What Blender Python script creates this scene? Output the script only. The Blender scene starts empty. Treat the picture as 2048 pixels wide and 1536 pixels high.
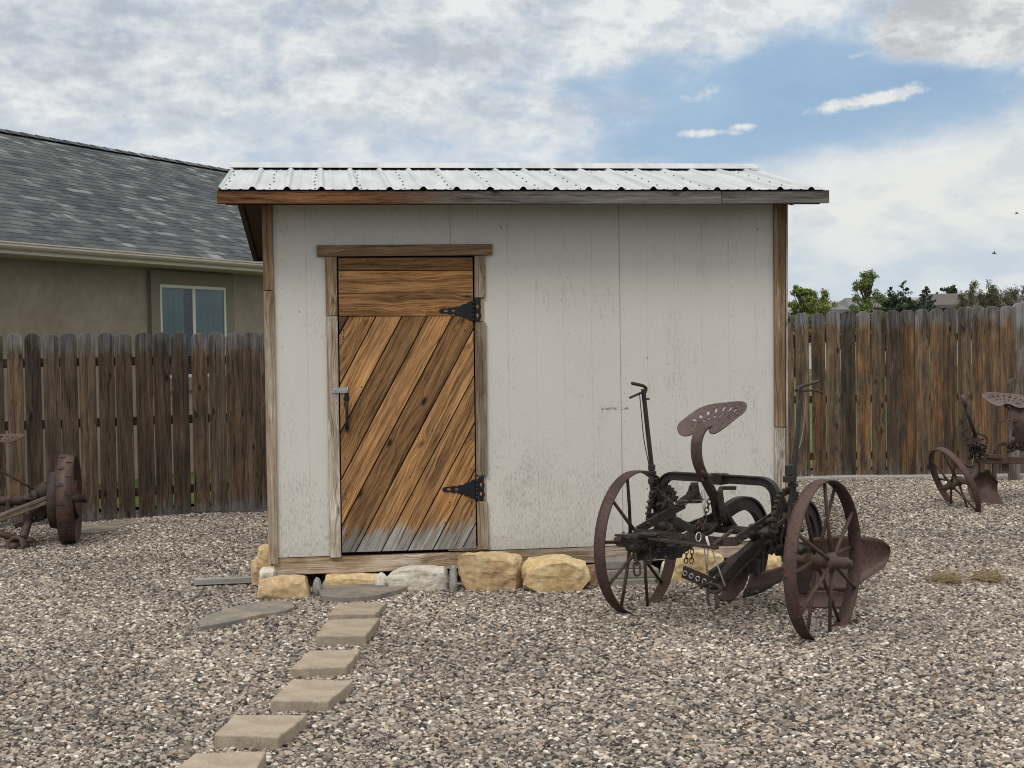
import bpy, math, random
from mathutils import Vector, Matrix, noise as mnoise
R = random.Random(7)
scene = bpy.context.scene
COL = scene.collection
pi = math.pi
rad = math.radians

# ------------------------------------------------------------------ camera
FPX, CAMZ, ROLL = 2750.0, 1.67, 0.016
PITCH = math.atan(68.0/FPX)
CAM = Vector((0, 0, CAMZ))
_f = Vector((0, math.cos(PITCH), -math.sin(PITCH)))
_r0 = Vector((1, 0, 0)); _u0 = Vector((0, math.sin(PITCH), math.cos(PITCH)))
_u = _u0*math.cos(ROLL) + _r0*math.sin(ROLL)
_r = _r0*math.cos(ROLL) - _u0*math.sin(ROLL)
cd = bpy.data.cameras.new('camera'); cam = bpy.data.objects.new('camera', cd); COL.objects.link(cam)
cam.matrix_world = Matrix(((_r.x, _u.x, -_f.x, 0), (_r.y, _u.y, -_f.y, 0), (_r.z, _u.z, -_f.z, CAMZ), (0, 0, 0, 1)))
cd.sensor_width = 36; cd.lens = FPX/2048*36; cd.clip_end = 6000; cd.clip_start = 0.05
scene.camera = cam
def ray(px, py):
    return _f + _r*((px-1024)/FPX) - _u*((py-768)/FPX)
def at(px, py, Y):
    d = ray(px, py); return CAM + d*(Y/d.y)
def gnd(px, py, z=0.0):
    d = ray(px, py); return CAM + d*((z-CAMZ)/d.z)

def sm(a, b, x):
    t = max(0.0, min(1.0, (x-a)/(b-a))); return t*t*(3-2*t)
def gz(x, y):                                   # ground height
    z = (0.085 + 0.085*sm(1.0, 3.5, x))*sm(10.2, 14.2, y)
    z += 0.012*mnoise.noise(Vector((x*0.7, y*0.7, 1.3)))*sm(3, 5, y)
    return z

class Frame:                                    # a thing's own axes on the ground
    def __init__(s, o, rz):
        s.o = Vector(o); s.rz = rz
        s.A = Vector((math.cos(rz), math.sin(rz), 0)); s.B = Vector((-math.sin(rz), math.cos(rz), 0))
    def loc(s, p):
        d = Vector(p)-s.o; return Vector((d.dot(s.A), d.dot(s.B), d.z))
    def px(s, x, y, a=None, b=None, z=None):
        d = ray(x, y); o = CAM-s.o
        if a is not None: t = (a-o.dot(s.A))/d.dot(s.A)
        elif b is not None: t = (b-o.dot(s.B))/d.dot(s.B)
        else: t = (z-o.z)/d.z
        return s.loc(CAM+d*t)

# ------------------------------------------------------------------ mesh builder
class MB:
    def __init__(s):
        s.v = []; s.f = []; s.uv = []; s.nm = []; s.t = []; s.mi = []; s.sm = []
    def add(s, vs, fs, uvs=None, nms=None, tint=None, mat=0, smooth=False):
        n = len(s.v); s.v += [tuple(p) for p in vs]
        for i, f in enumerate(fs):
            s.f.append([n+k for k in f])
            s.uv.append(uvs[i] if uvs else None); s.nm.append(nms[i] if nms else None)
            s.t.append(tint); s.mi.append(mat); s.sm.append(smooth)
    def hexa(s, c, **k):
        s.add(c, [(0,3,2,1),(4,5,6,7),(0,1,5,4),(1,2,6,5),(2,3,7,6),(3,0,4,7)], **k)
    def box(s, a, b, **k):
        x0,y0,z0 = a; x1,y1,z1 = b
        s.hexa([(x0,y0,z0),(x1,y0,z0),(x1,y1,z0),(x0,y1,z0),(x0,y0,z1),(x1,y0,z1),(x1,y1,z1),(x0,y1,z1)], **k)
    def bar(s, p, q, w, t, side, **k):          # straight bar: w along side, t across
        s.path([p, q], w, t, side, **k)
    def path(s, pts, w, t, side, closed=False, **k):
        pts = [Vector(p) for p in pts]; side = Vector(side).normalized(); n = len(pts); vs = []; fs = []
        for i, p in enumerate(pts):
            if closed: tg = pts[(i+1) % n]-pts[i-1]
            else: tg = pts[min(i+1, n-1)]-pts[max(i-1, 0)]
            tg.normalize(); sd = (side-tg*side.dot(tg)).normalized(); nn = tg.cross(sd)
            ww = w[i] if isinstance(w, (list, tuple)) else w
            tt = t[i] if isinstance(t, (list, tuple)) else t
            for a, b in ((-1,-1),(1,-1),(1,1),(-1,1)): vs.append(p+sd*(a*ww/2)+nn*(b*tt/2))
        m = n if closed else n-1
        for i in range(m):
            o, o2 = 4*i, 4*((i+1) % n)
            for j in range(4): fs.append((o+j, o+(j+1) % 4, o2+(j+1) % 4, o2+j))
        if not closed: fs += [(3,2,1,0), (4*n-4, 4*n-3, 4*n-2, 4*n-1)]
        s.add(vs, fs, **k)
    def tube(s, pts, r, n=8, closed=False, smooth=True, **k):
        pts = [Vector(p) for p in pts]; m = len(pts); vs = []; fs = []
        nrm = None
        for i, p in enumerate(pts):
            tg = (pts[(i+1) % m]-pts[i-1]) if closed else (pts[min(i+1, m-1)]-pts[max(i-1, 0)])
            tg.normalize()
            if nrm is None:
                nrm = tg.cross(Vector((0.31, 0.22, 0.93)));
                if nrm.length < 1e-3: nrm = tg.cross(Vector((1, 0, 0)))
            nrm = (nrm-tg*nrm.dot(tg)).normalized(); bn = tg.cross(nrm)
            rr = r[i] if isinstance(r, (list, tuple)) else r
            for j in range(n):
                a = 2*pi*j/n; vs.append(p+nrm*(rr*math.cos(a))+bn*(rr*math.sin(a)))
        for i in range(m if closed else m-1):
            o, o2 = n*i, n*((i+1) % m)
            for j in range(n): fs.append((o+j, o+(j+1) % n, o2+(j+1) % n, o2+j))
        if not closed: fs += [tuple(range(n))[::-1], tuple(range(n*(m-1), n*m))]
        s.add(vs, fs, smooth=smooth, **k)
    def lathe(s, prof, o, ax, n=24, closed=False, smooth=True, ph=0.0, **k):   # prof: (radius, along)
        o = Vector(o); ax = Vector(ax).normalized(); e = ax.cross(Vector((0, 0, 1)))
        if e.length < 1e-3: e = Vector((1, 0, 0))
        e.normalize(); g = ax.cross(e); m = len(prof); vs = []; fs = []
        for i in range(n):
            a = 2*pi*i/n+ph; d = e*math.cos(a)+g*math.sin(a)
            for r_, h in prof: vs.append(o+d*r_+ax*h)
        for i in range(n):
            o1, o2 = m*i, m*((i+1) % n)
            for j in range(m if closed else m-1): fs.append((o1+j, o1+(j+1) % m, o2+(j+1) % m, o2+j))
        if not closed:
            if prof[0][0] > 1e-6: fs.append(tuple(m*i for i in range(n))[::-1])
            if prof[-1][0] > 1e-6: fs.append(tuple(m*i+m-1 for i in range(n)))
        s.add(vs, fs, smooth=smooth, **k)
    def prism(s, poly, fn, t0, t1, grain=None, off=None, norm=None, **k):      # poly in 2d; fn(u, v, t) -> point
        n = len(poly)
        ar = sum(poly[i][0]*poly[(i+1) % n][1]-poly[(i+1) % n][0]*poly[i][1] for i in range(n))
        if ar < 0: poly = poly[::-1]
        vs = [fn(u, v, t0) for u, v in poly]+[fn(u, v, t1) for u, v in poly]
        fs = [tuple(range(n)), tuple(range(2*n-1, n-1, -1))]+[(i+n, (i+1) % n+n, (i+1) % n, i) for i in range(n)]
        uvs = nms = None
        if grain is not None:
            gx, gy = grain; l = math.hypot(gx, gy); gx /= l; gy /= l
            ou, ov = off if off else (R.uniform(0, 40), R.uniform(0, 40))
            T = abs(t1-t0)
            cu = [(u*gx+v*gy+ou, -u*gy+v*gx+ov) for u, v in poly]
            uvs = [cu, [(a, b+0.37) for a, b in cu[::-1]]]
            for i in range(n):
                p, q = cu[i], cu[(i+1) % n]; uvs.append([(p[0], p[1]+T), (q[0], q[1]+T), q, p])
            if norm:
                cn = [norm(u, v) for u, v in poly]
                nms = [cn, cn[::-1]]+[[cn[i], cn[(i+1) % n], cn[(i+1) % n], cn[i]] for i in range(n)]
        s.add(vs, fs, uvs=uvs, nms=nms, **k)
    def build(s, name, mats, parent=None, bevel=0.0, seg=1, fix=False):
        me = bpy.data.meshes.new(name); me.from_pydata(s.v, [], s.f)
        if not isinstance(mats, (list, tuple)): mats = [mats]
        for m in mats: me.materials.append(m)
        me.polygons.foreach_set('material_index', s.mi); me.polygons.foreach_set('use_smooth', s.sm)
        if any(u is not None for u in s.uv):
            l = me.uv_layers.new(name='UVMap'); l2 = me.uv_layers.new(name='Norm')
            fl = []; f2 = []
            for f, u, w in zip(s.f, s.uv, s.nm):
                for j in range(len(f)):
                    fl += u[j] if u else (0, 0); f2 += w[j] if w else (0.5, 0.5)
            l.data.foreach_set('uv', fl); l2.data.foreach_set('uv', f2)
        if any(t is not None for t in s.t):
            at_ = me.attributes.new('tint', 'FLOAT_COLOR', 'CORNER'); c = []
            for f, t in zip(s.f, s.t):
                t = t or (1, .5, 0); c += [t[0], t[1], t[2], 1.0]*len(f)
            at_.data.foreach_set('color', c)
        if fix:
            import bmesh
            bm = bmesh.new(); bm.from_mesh(me); bmesh.ops.recalc_face_normals(bm, faces=bm.faces); bm.to_mesh(me); bm.free()
        me.update()
        o = bpy.data.objects.new(name, me); COL.objects.link(o)
        if parent is not None: o.parent = parent
        if bevel > 0:
            b = o.modifiers.new('bevel', 'BEVEL'); b.width = bevel; b.segments = seg; b.limit_method = 'ANGLE'; b.angle_limit = rad(40)
        return o

def tag(o, label=None, cat=None, group=None, kind=None):
    if label: o['label'] = label
    if cat: o['category'] = cat
    if group: o['group'] = group
    if kind: o['kind'] = kind
    return o
def empty(name, loc, rz=0.0):
    o = bpy.data.objects.new(name, None); COL.objects.link(o); o.location = loc; o.rotation_euler = (0, 0, rz); o.empty_display_size = .2
    return o
def fit(pts, n=8, closed=False):                # Catmull-Rom through points
    P = [Vector((*p, 0) if len(p) == 2 else p) for p in pts]; m = len(P); out = []
    for i in range(m if closed else m-1):
        g = (lambda k: P[k % m]) if closed else (lambda k: P[max(0, min(m-1, k))])
        a, b, c, d = g(i-1), g(i), g(i+1), g(i+2)
        for j in range(n):
            t = j/n; out.append(0.5*((2*b)+(c-a)*t+(2*a-5*b+4*c-d)*t*t+(3*b-a-3*c+d)*t*t*t))
    if not closed: out.append(P[-1])
    return out
def arc(c, u, v, r, a0, a1, n=16):
    c = Vector(c); u = Vector(u); v = Vector(v)
    return [c+u*(r*math.cos(a0+(a1-a0)*i/n))+v*(r*math.sin(a0+(a1-a0)*i/n)) for i in range(n+1)]

# ------------------------------------------------------------------ shader expressions
class S:
    def __init__(s, g, sock): s.g = g; s.k = sock
    def __add__(s, o): return s.g.math('ADD', s, o)
    __radd__ = __add__
    def __sub__(s, o): return s.g.math('SUBTRACT', s, o)
    def __rsub__(s, o): return s.g.math('SUBTRACT', o, s)
    def __mul__(s, o): return s.g.math('MULTIPLY', s, o)
    __rmul__ = __mul__
    def __truediv__(s, o): return s.g.math('DIVIDE', s, o)
class G:
    def __init__(s, tree): s.t = tree
    def n(s, ty): return s.t.nodes.new(ty)
    def put(s, sock, val):
        if isinstance(val, S): s.t.links.new(val.k, sock)
        elif val is not None:
            if isinstance(val, (tuple, list)) and len(val) == 3 and len(getattr(sock, 'default_value', ())) == 4: val = tuple(val)+(1.0,)
            sock.default_value = val
    def math(s, op, a, b=0.0, c=None, clamp=False):
        d = s.n('ShaderNodeMath'); d.operation = op; d.use_clamp = clamp; s.put(d.inputs[0], a); s.put(d.inputs[1], b)
        if c is not None: s.put(d.inputs[2], c)
        return S(s, d.outputs[0])
    def attr(s, name, ty='GEOMETRY'):
        d = s.n('ShaderNodeAttribute'); d.attribute_name = name; d.attribute_type = ty; return d
    def uvm(s, name='UVMap'):
        d = s.n('ShaderNodeUVMap'); d.uv_map = name; return S(s, d.outputs[0])
    def obj(s): return S(s, s.n('ShaderNodeTexCoord').outputs['Object'])
    def sep(s, v):
        d = s.n('ShaderNodeSeparateXYZ'); s.put(d.inputs[0], v); return [S(s, o) for o in d.outputs]
    def com(s, x, y, z=0.0):
        d = s.n('ShaderNodeCombineXYZ')
        for i, q in enumerate((x, y, z)): s.put(d.inputs[i], q)
        return S(s, d.outputs[0])
    def scale(s, v, k):
        d = s.n('ShaderNodeVectorMath'); d.operation = 'MULTIPLY'; s.put(d.inputs[0], v); s.put(d.inputs[1], k); return S(s, d.outputs[0])
    def noise(s, v, sc=1.0, det=4.0, ro=.5, dist=0.0, col=False):
        d = s.n('ShaderNodeTexNoise'); s.put(d.inputs['Vector'], v); s.put(d.inputs['Scale'], sc); s.put(d.inputs['Detail'], det)
        s.put(d.inputs['Roughness'], ro); s.put(d.inputs['Distortion'], dist); return S(s, d.outputs[1 if col else 0])
    def voro(s, v, sc=1.0, out=0, feat='F1', rnd=1.0):
        d = s.n('ShaderNodeTexVoronoi'); d.feature = feat; s.put(d.inputs['Vector'], v); s.put(d.inputs['Scale'], sc)
        s.put(d.inputs['Randomness'], rnd); return S(s, d.outputs[out])
    def sm(s, lo, hi, x):
        d = s.n('ShaderNodeMapRange'); d.interpolation_type = 'SMOOTHSTEP'; s.put(d.inputs[0], x); s.put(d.inputs[1], lo); s.put(d.inputs[2], hi)
        return S(s, d.outputs[0])
    def lin(s, lo, hi, a, b, x):
        d = s.n('ShaderNodeMapRange'); s.put(d.inputs[0], x); s.put(d.inputs[1], lo); s.put(d.inputs[2], hi); s.put(d.inputs[3], a); s.put(d.inputs[4], b)
        return S(s, d.outputs[0])
    def mix(s, a, b, f, mode='MIX'):
        d = s.n('ShaderNodeMix'); d.data_type = 'RGBA'; d.blend_type = mode; s.put(d.inputs[0], f); s.put(d.inputs[6], a); s.put(d.inputs[7], b)
        return S(s, d.outputs[2])
    def mul(s, c, k):                           # colour times grey
        return s.mix(c, s.com(k, k, k) if isinstance(k, S) else (k, k, k), 1.0, 'MULTIPLY')
    def ramp(s, x, stops, const=False):
        d = s.n('ShaderNodeValToRGB'); cr = d.color_ramp
        if const: cr.interpolation = 'CONSTANT'
        while len(cr.elements) < len(stops): cr.elements.new(0.5)
        for e, (p, c) in zip(cr.elements, stops): e.position = p; e.color = (*c, 1)
        s.put(d.inputs[0], x); return S(s, d.outputs[0])
    def bump(s, h, strength=.3, dist=.01):
        d = s.n('ShaderNodeBump'); s.put(d.inputs['Strength'], strength); s.put(d.inputs['Distance'], dist); s.put(d.inputs['Height'], h); return S(s, d.outputs[0])
def material(name, fn):
    m = bpy.data.materials.new(name); m.use_nodes = True; g = G(m.node_tree); b = m.node_tree.nodes['Principled BSDF']
    b.inputs['Specular IOR Level'].default_value = 0.3
    def P(**k):
        for key, val in k.items(): g.put(b.inputs[{'col': 'Base Color', 'rough': 'Roughness', 'metal': 'Metallic', 'nrm': 'Normal', 'spec': 'Specular IOR Level', 'alpha': 'Alpha'}[key]], val)
    fn(g, P); return m
def plain(name, col, rough=.7, metal=0.0, var=.25, sc=12.0, bump=.1):
    def f(g, P):
        n = g.noise(g.obj(), sc, 5, .6); k = g.lin(.3, .7, 1-var, 1+var, n)
        P(col=g.mul(col, k), rough=rough, metal=metal, nrm=g.bump(n, bump, .01))
    return material(name, f)

def wood(name, dark, light, grey, wear, gs=1.0, bump=.35, rough=.82, knot=1.0, warm=((.15, .062, .022), (.36, .20, .085)), ring=.5, rag=.10):
    def f(g, P):
        u, v, _ = g.sep(g.uvm()); nx, ny, _ = g.sep(g.uvm('Norm'))
        ny = ny + (g.noise(g.com(u*3.0, v*30.0, 2.2), 1.0, 5, .65)-.5)*(rag*2.2)
        ti = g.attr('tint'); tr, tg, tb = g.sep(S(g, ti.outputs['Color']))
        kv = g.com(u*3.6, v*8.5); kd = g.voro(kv, 1.0); kc, kc2, _ = g.sep(g.voro(kv, 1.0, 1))
        gate = g.sm(.30, .34, kc)
        rim = g.math('MULTIPLY', g.sm(.20, .10, kd), gate); kn = g.math('MULTIPLY', g.sm(.12, .07, kd), gate)
        warp = g.noise(g.com(u*1.1, v*6.0), 1.0, 3)
        vv = v + (warp-.5)*.075 + g.math('MULTIPLY', g.sm(.55, .0, kd), gate)*.024
        big = g.noise(g.com(u*.7, vv*34*gs), 1.0, 4, .55)
        fib = g.noise(g.com(u*2.4, vv*120*gs), 1.0, 5, .68)
        fine = g.noise(g.com(u*9.0, vv*300*gs), 1.0, 3, .6)
        rl = g.noise(g.com(u*.35, vv*26*gs, 7.7), 1.0, 1.5, .5)
        rings = g.sm(.10, .0, g.math('ABSOLUTE', g.math('FRACT', rl*9.0)-.5))
        blot = g.noise(g.com(u*2.6, v*8.0, 4.4), 1.0, 6, .62)
        t = g.math('ADD', big*.45+fib*.55, fine*.4-.2)
        c = g.mix(dark, light, g.sm(.36, .64, t))
        c = g.mix(c, g.mix(warm[0], warm[1], g.sm(.36, .64, t)), g.math('MULTIPLY', tg, g.sm(.35, .6, blot)*1.15, clamp=True))
        c = g.mul(c, 1.0-rings*ring)
        w = wear(g, nx, ny)
        ga = g.math('ADD', tb, w + (blot-.5)*2.3 + (fib-.5)*1.5, clamp=True)
        c = g.mix(c, g.mul(grey, g.lin(.34, .66, .30, 1.45, t)), ga)
        c = g.mul(c, g.lin(.3, .72, .64, 1.26, blot))
        crack = g.sm(.40, .31, fib)
        c = g.mul(c, 1.0-crack*.65)
        c = g.mul(c, 1.0-rim*(.5*knot))
        c = g.mix(c, (.020, .012, .008), kn*(.9*knot))
        c = g.mul(c, tr)
        P(col=c, rough=rough, spec=.2, nrm=g.bump(t*.7+fib*.3-crack*.3-kn*.2-rings*.15, bump, .007))
    return material(name, f)
# ------------------------------------------------------------------ materials
W_FENCE = wood('weathered_fence_wood', (.046, .034, .026), (.155, .118, .086), (.165, .162, .158),
    lambda g, x, y: g.sm(.85, .985, y)*1.25 + g.sm(.11, .0, y)*.9 - .30, gs=.8, bump=.6, knot=1.0, warm=((.085, .040, .016), (.27, .148, .062)), ring=.35)
W_DOOR = wood('golden_door_wood', (.17, .088, .036), (.63, .35, .15), (.40, .375, .34),
    lambda g, x, y: g.sm(.125, .04, y)*1.8 - .74, gs=.8, bump=.6, warm=((.24, .10, .032), (.64, .325, .115)), ring=.40)
W_TRIM = wood('brown_trim_wood', (.20, .125, .068), (.46, .31, .18), (.46, .42, .36),
    lambda g, x, y: 0.0, gs=1.2, bump=.5, knot=.45, warm=((.20, .105, .045), (.44, .26, .13)), ring=.3)
W_FASCIA = wood('stained_fascia_wood', (.060, .026, .012), (.30, .15, .065), (.19, .172, .155),
    lambda g, x, y: g.sm(.16, .44, x)*1.5 - .46, gs=.7, bump=.5, knot=1.0, warm=((.06, .02, .008), (.27, .105, .036)), ring=.55)
W_GREY = wood('grey_bleached_wood', (.20, .17, .13), (.42, .37, .30), (.40, .39, .37),
    lambda g, x, y: 0.0, gs=1.0, bump=.5, knot=.5)
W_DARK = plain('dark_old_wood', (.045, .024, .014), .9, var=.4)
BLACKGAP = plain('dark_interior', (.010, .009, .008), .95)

def rust(name, col, orange=(.13, .055, .025), amt=.5, grime=(.02, .017, .014), rough=.62, metal=.25, sp=.35):
    def f(g, P):
        o = g.obj(); n = g.noise(o, 9, 7, .65); n2 = g.noise(o, 46, 5, .7); n3 = g.noise(o, 3.1, 4, .6)
        c = g.mix(col, orange, g.math('MULTIPLY', g.sm(.47, .70, n), amt))
        c = g.mix(c, grime, g.sm(.50, .70, n3)*.6)
        c = g.mul(c, g.lin(.3, .7, .66, 1.32, n2))
        fl = g.sm(.58, .67, g.noise(o, 75, 4, .65)); c = g.mix(c, g.mix(g.mul(c, 1.7), orange, .6), fl*.75); c = g.mul(c, 1.0-g.sm(.42, .34, n2)*.5)
        P(col=c, rough=g.lin(.3, .7, rough-.12, rough+.2, n2), metal=metal, spec=sp, nrm=g.bump(n*.6+n2*.4, .35, .006))
    return material(name, f)
RUST_RIM = rust('rusted_wheel_iron', (.085, .053, .045), (.135, .062, .033), .6, (.036, .025, .022))
RUST_DARK = rust('dark_rusted_iron', (.050, .037, .032), (.105, .056, .036), .65, (.026, .021, .019))
RUST_MID = rust('brown_rusted_iron', (.085, .057, .047), (.11, .055, .03), .6, (.028, .021, .018))
RUST_SEAT = rust('plum_rusted_seat_iron', (.100, .071, .068), (.13, .08, .062), .5, (.062, .046, .044), rough=.5)
RUST_PLATE = rust('brown_plough_steel', (.085, .052, .042), (.12, .062, .042), .6, (.050, .035, .03), rough=.5)
GREASE = rust('greasy_cast_iron', (.036, .032, .029), (.080, .052, .037), .6, (.018, .016, .015), rough=.5)
def _lich(g, P):
    o = g.obj(); n = g.noise(o, 30, 6, .7)
    P(col=g.mix((.030, .027, .025), (.17, .17, .155), g.sm(.55, .68, n)), rough=.85, nrm=g.bump(n, .5, .01))
LICHEN = material('flaking_painted_iron', _lich)
WIRE = plain('galvanised_wire', (.26, .24, .23), .45, .6, .2)
TWINE = plain('pale_twine', (.62, .56, .52), .9)
BLACKIRON = plain('black_hinge_iron', (.010, .012, .016), .42, .0, .3)
ZINC = plain('zinc_latch_metal', (.52, .54, .55), .32, .85, .1)
GRAVELPAL = [(.00, (.046, .042, .040)), (.12, (.148, .131, .118)), (.26, (.295, .26, .226)), (.40, (.20, .176, .156)), (.53, (.40, .352, .30)),
             (.64, (.245, .20, .168)), (.73, (.33, .308, .285)), (.82, (.53, .488, .43)), (.895, (.10, .10, .104)), (.938, (.40, .295, .22)), (.958, (.72, .69, .64))]
def _stone(g, P):
    a = g.attr('rnd', 'INSTANCER'); r = S(g, a.outputs['Fac'])
    c = g.mix(g.ramp(r, GRAVELPAL, True), (1.05, 1.0, .935), 1.0, 'MULTIPLY')
    n = g.noise(g.obj(), 2.2, 4, .6)
    pk = S(g, g.attr('patch', 'INSTANCER').outputs['Fac'])
    P(col=g.mul(g.mul(c, g.lin(.3, .7, .75, 1.25, n)), g.lin(.36, .64, .80, 1.12, pk)), rough=.75, spec=.25)
STONE = material('gravel_pebbles', _stone)
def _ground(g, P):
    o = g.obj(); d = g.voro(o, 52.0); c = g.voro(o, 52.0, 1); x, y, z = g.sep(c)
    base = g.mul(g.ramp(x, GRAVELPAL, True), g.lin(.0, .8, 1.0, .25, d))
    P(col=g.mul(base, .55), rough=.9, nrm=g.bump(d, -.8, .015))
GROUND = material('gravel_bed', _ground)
def _lawn(g, P):
    o = g.obj(); n = g.noise(o, 9, 6, .7); n2 = g.noise(o, .5, 3)
    P(col=g.mul(g.mix((.035, .060, .015), (.10, .14, .035), g.sm(.3, .7, n)), g.lin(.3, .7, .8, 1.2, n2)), rough=.95, nrm=g.bump(n, .5, .03))
LAWN = material('spring_lawn', _lawn)
def _conc(g, P):
    o = g.obj(); n = g.noise(o, 40, 6, .7); n2 = g.noise(o, 6, 4)
    n3 = g.noise(o, 170, 3, .7); n4 = g.noise(o, 2.3, 5, .7)
    c = g.mul(g.mix((.31, .25, .185), (.42, .35, .265), g.sm(.3, .7, n2)), g.lin(.3, .7, .85, 1.1, n))
    c = g.mix(c, (.20, .17, .14), g.sm(.55, .68, n4)*.45); c = g.mul(c, g.lin(.35, .65, .72, 1.25, n3))
    P(col=c, rough=.92, nrm=g.bump(n*.5+n3*.6, .6, .006))
PAVER = material('tan_paving_concrete', _conc)
def _flag(g, P):
    o = g.obj(); n = g.noise(o, 22, 6, .7); n2 = g.noise(o, 4.5, 4, .6)
    c = g.mix((.20, .185, .163), (.30, .25, .185), g.sm(.42, .62, n2))
    P(col=g.mul(c, g.lin(.3, .7, .75, 1.2, n)), rough=.9, nrm=g.bump(n*.5+n2, .4, .01))
FLAG = material('grey_flagstone', _flag)
def rockmat(name, a, b, c):
    def f(g, P):
        o = g.obj(); n = g.noise(o, 5, 6, .6, .4); n2 = g.noise(o, 28, 6, .7); n3 = g.noise(o, 2.2, 3)
        k = g.mix(a, b, g.sm(.35, .65, n)); k = g.mix(k, c, g.sm(.5, .72, n3)*.8)
        P(col=g.mul(k, g.lin(.3, .7, .72, 1.2, n2)), rough=.92, nrm=g.bump(n*.6+n2*.5, .6, .02))
    return material(name, f)
ROCK_TAN = rockmat('tan_sandstone', (.50, .345, .19), (.66, .51, .31), (.40, .235, .11))
ROCK_YEL = rockmat('yellow_sandstone', (.58, .42, .20), (.72, .59, .36), (.48, .31, .12))
ROCK_WHT = rockmat('pale_limestone', (.60, .55, .46), (.74, .70, .61), (.50, .41, .29))
ROCK_RED = rockmat('reddish_sandstone', (.36, .21, .14), (.44, .29, .19), (.28, .17, .12))
ROCK_GRY = rockmat('grey_cobble', (.27, .26, .25), (.38, .37, .36), (.20, .19, .18))
BLOCK = plain('grey_concrete_block', (.235, .215, .185), .93, var=.2, sc=30, bump=.3)
CURB = plain('curb_concrete', (.36, .34, .31), .93, var=.15, sc=20, bump=.2)

def _siding(g, P):
    o = g.obj(); x, y, z = g.sep(o)
    emb = g.noise(g.com(x*26, z*150), 1.0, 4, .6, .6)                   # pressed grain: short horizontal ripples
    patch = g.sm(.46, .60, g.noise(g.com(x*5, z*1.6), 1.0, 3))
    vg = g.noise(g.com(x*95, z*6), 1.0, 5, .65)
    base = g.mix((.590, .562, .510), (.655, .63, .577), g.noise(g.com(x*1.2, z*.9), 1.0, 4))
    low = g.sm(1.5, .05, z)
    spk = g.noise(g.com(x*120, z*26), 1.0, 5, .7)
    where = g.noise(g.com(x*3.6, z*1.7, 2.0), 1.0, 4, .65)
    peel = g.sm(.60, .72, spk + low*.13 + (where-.5)*.40)
    streak = g.sm(.595, .72, vg + (where-.5)*.45 + low*.03)
    c = g.mix(base, (.36, .335, .30), peel*.6)
    c = g.mix(c, (.40, .385, .355), streak*.55)
    nd = g.voro(g.com(x*4.92, z*3.3, .7), 1.0)
    c = g.mix(c, (.20, .18, .16), g.sm(.034, .022, nd))
    fx = g.math('ABSOLUTE', g.math('FRACT', (x+.075)/.4064)-.5)*.4064; fz_ = g.math('ABSOLUTE', g.math('FRACT', (z+x*.07)/.2032)-.5)*.2032
    c = g.mix(c, (.27, .235, .20), g.sm(.0052, .0030, g.math('SQRT', fx*fx+fz_*fz_))*.75)
    dirt = g.sm(.42, .0, z + (where-.5)*.35)
    c = g.mix(c, (.40, .365, .32), dirt*.5)
    scr = g.sm(1.245, 1.238, z)*g.sm(1.222, 1.229, z)*g.sm(2.385, 2.40, x)*g.sm(2.60, 2.585, x)*g.sm(.40, .55, g.noise(g.com(x*45, z*40), 1.0, 3))
    c = g.mix(c, (.16, .15, .14), scr*.8)
    P(col=c, rough=.75, spec=.25, nrm=g.bump(emb*patch*.9 + vg*.5 - peel*.4 - g.sm(.06, .02, nd)*.6, .55, .004))
SIDING = material('white_painted_siding', _siding)
def _tin(g, P):
    o = g.obj(); x, y, z = g.sep(o); n = g.noise(g.com(x*9, y*1.2), 1.0, 4); n2 = g.noise(o, 30, 4)
    P(col=g.mul(g.mix((.42, .435, .445), (.515, .525, .53), g.sm(.35, .65, n)), g.lin(.3, .7, .94, 1.03, n2)), rough=.5, metal=0.0, spec=.25)
TIN = material('white_roof_metal', _tin)
SCREW = plain('dark_screw_heads', (.03, .03, .035), .6)
def _shingle(g, P):
    u, v, _ = g.sep(g.uvm())
    def brick(row, wid, off, sq):
        d = g.n('ShaderNodeTexBrick'); g.put(d.inputs['Vector'], g.com(u+off, v)); g.put(d.inputs['Scale'], 1.0)
        g.put(d.inputs['Brick Width'], wid); g.put(d.inputs['Row Height'], row); g.put(d.inputs['Mortar Size'], .0)
        g.put(d.inputs['Color1'], (0, 0, 0)); g.put(d.inputs['Color2'], (1, 1, 1)); g.put(d.inputs['Bias'], 0.0)
        d.offset = .43; d.squash = sq; d.squash_frequency = 3
        return S(g, d.outputs[0])
    a = brick(.14, .29, 0.0, .8); b = brick(.14, .17, 3.13, 1.3)
    k = g.math('ADD', a*.55, b*.45)
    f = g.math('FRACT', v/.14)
    hue = g.noise(g.com(u*.9, v*1.5), 1.0, 3)
    gr = g.noise(g.com(u*60, v*60), 1.0, 3, .7)
    base = g.ramp(k, [(0, (.040, .045, .050)), (.30, (.062, .067, .072)), (.60, (.090, .093, .096)), (.80, (.125, .129, .133)), (1, (.25, .26, .265))])
    base = g.mix(base, g.mul(base, (.93)), hue)
    base = g.mul(base, g.lin(.3, .7, .72, 1.3, gr))
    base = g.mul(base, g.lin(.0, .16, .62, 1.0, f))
    P(col=base, rough=.95, spec=.15, nrm=g.bump(g.math('SUBTRACT', b*.5, f), .5, .012))
SHINGLE = material('grey_asphalt_shingles', _shingle)
def _stucco(g, P):
    o = g.obj(); n = g.noise(o, 70, 5, .7); n2 = g.noise(o, 1.1, 4, .6); n3 = g.noise(o, 9, 4)
    x, y, z = g.sep(o)
    P(col=g.mul(g.mix((.285, .230, .180), (.335, .277, .222), g.sm(.3, .7, n2)), g.lin(.3, .7, .9, 1.1, n3)), rough=.95, spec=.1, nrm=g.bump(n, .5, .01))
STUCCO = material('olive_tan_stucco', _stucco)
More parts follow.
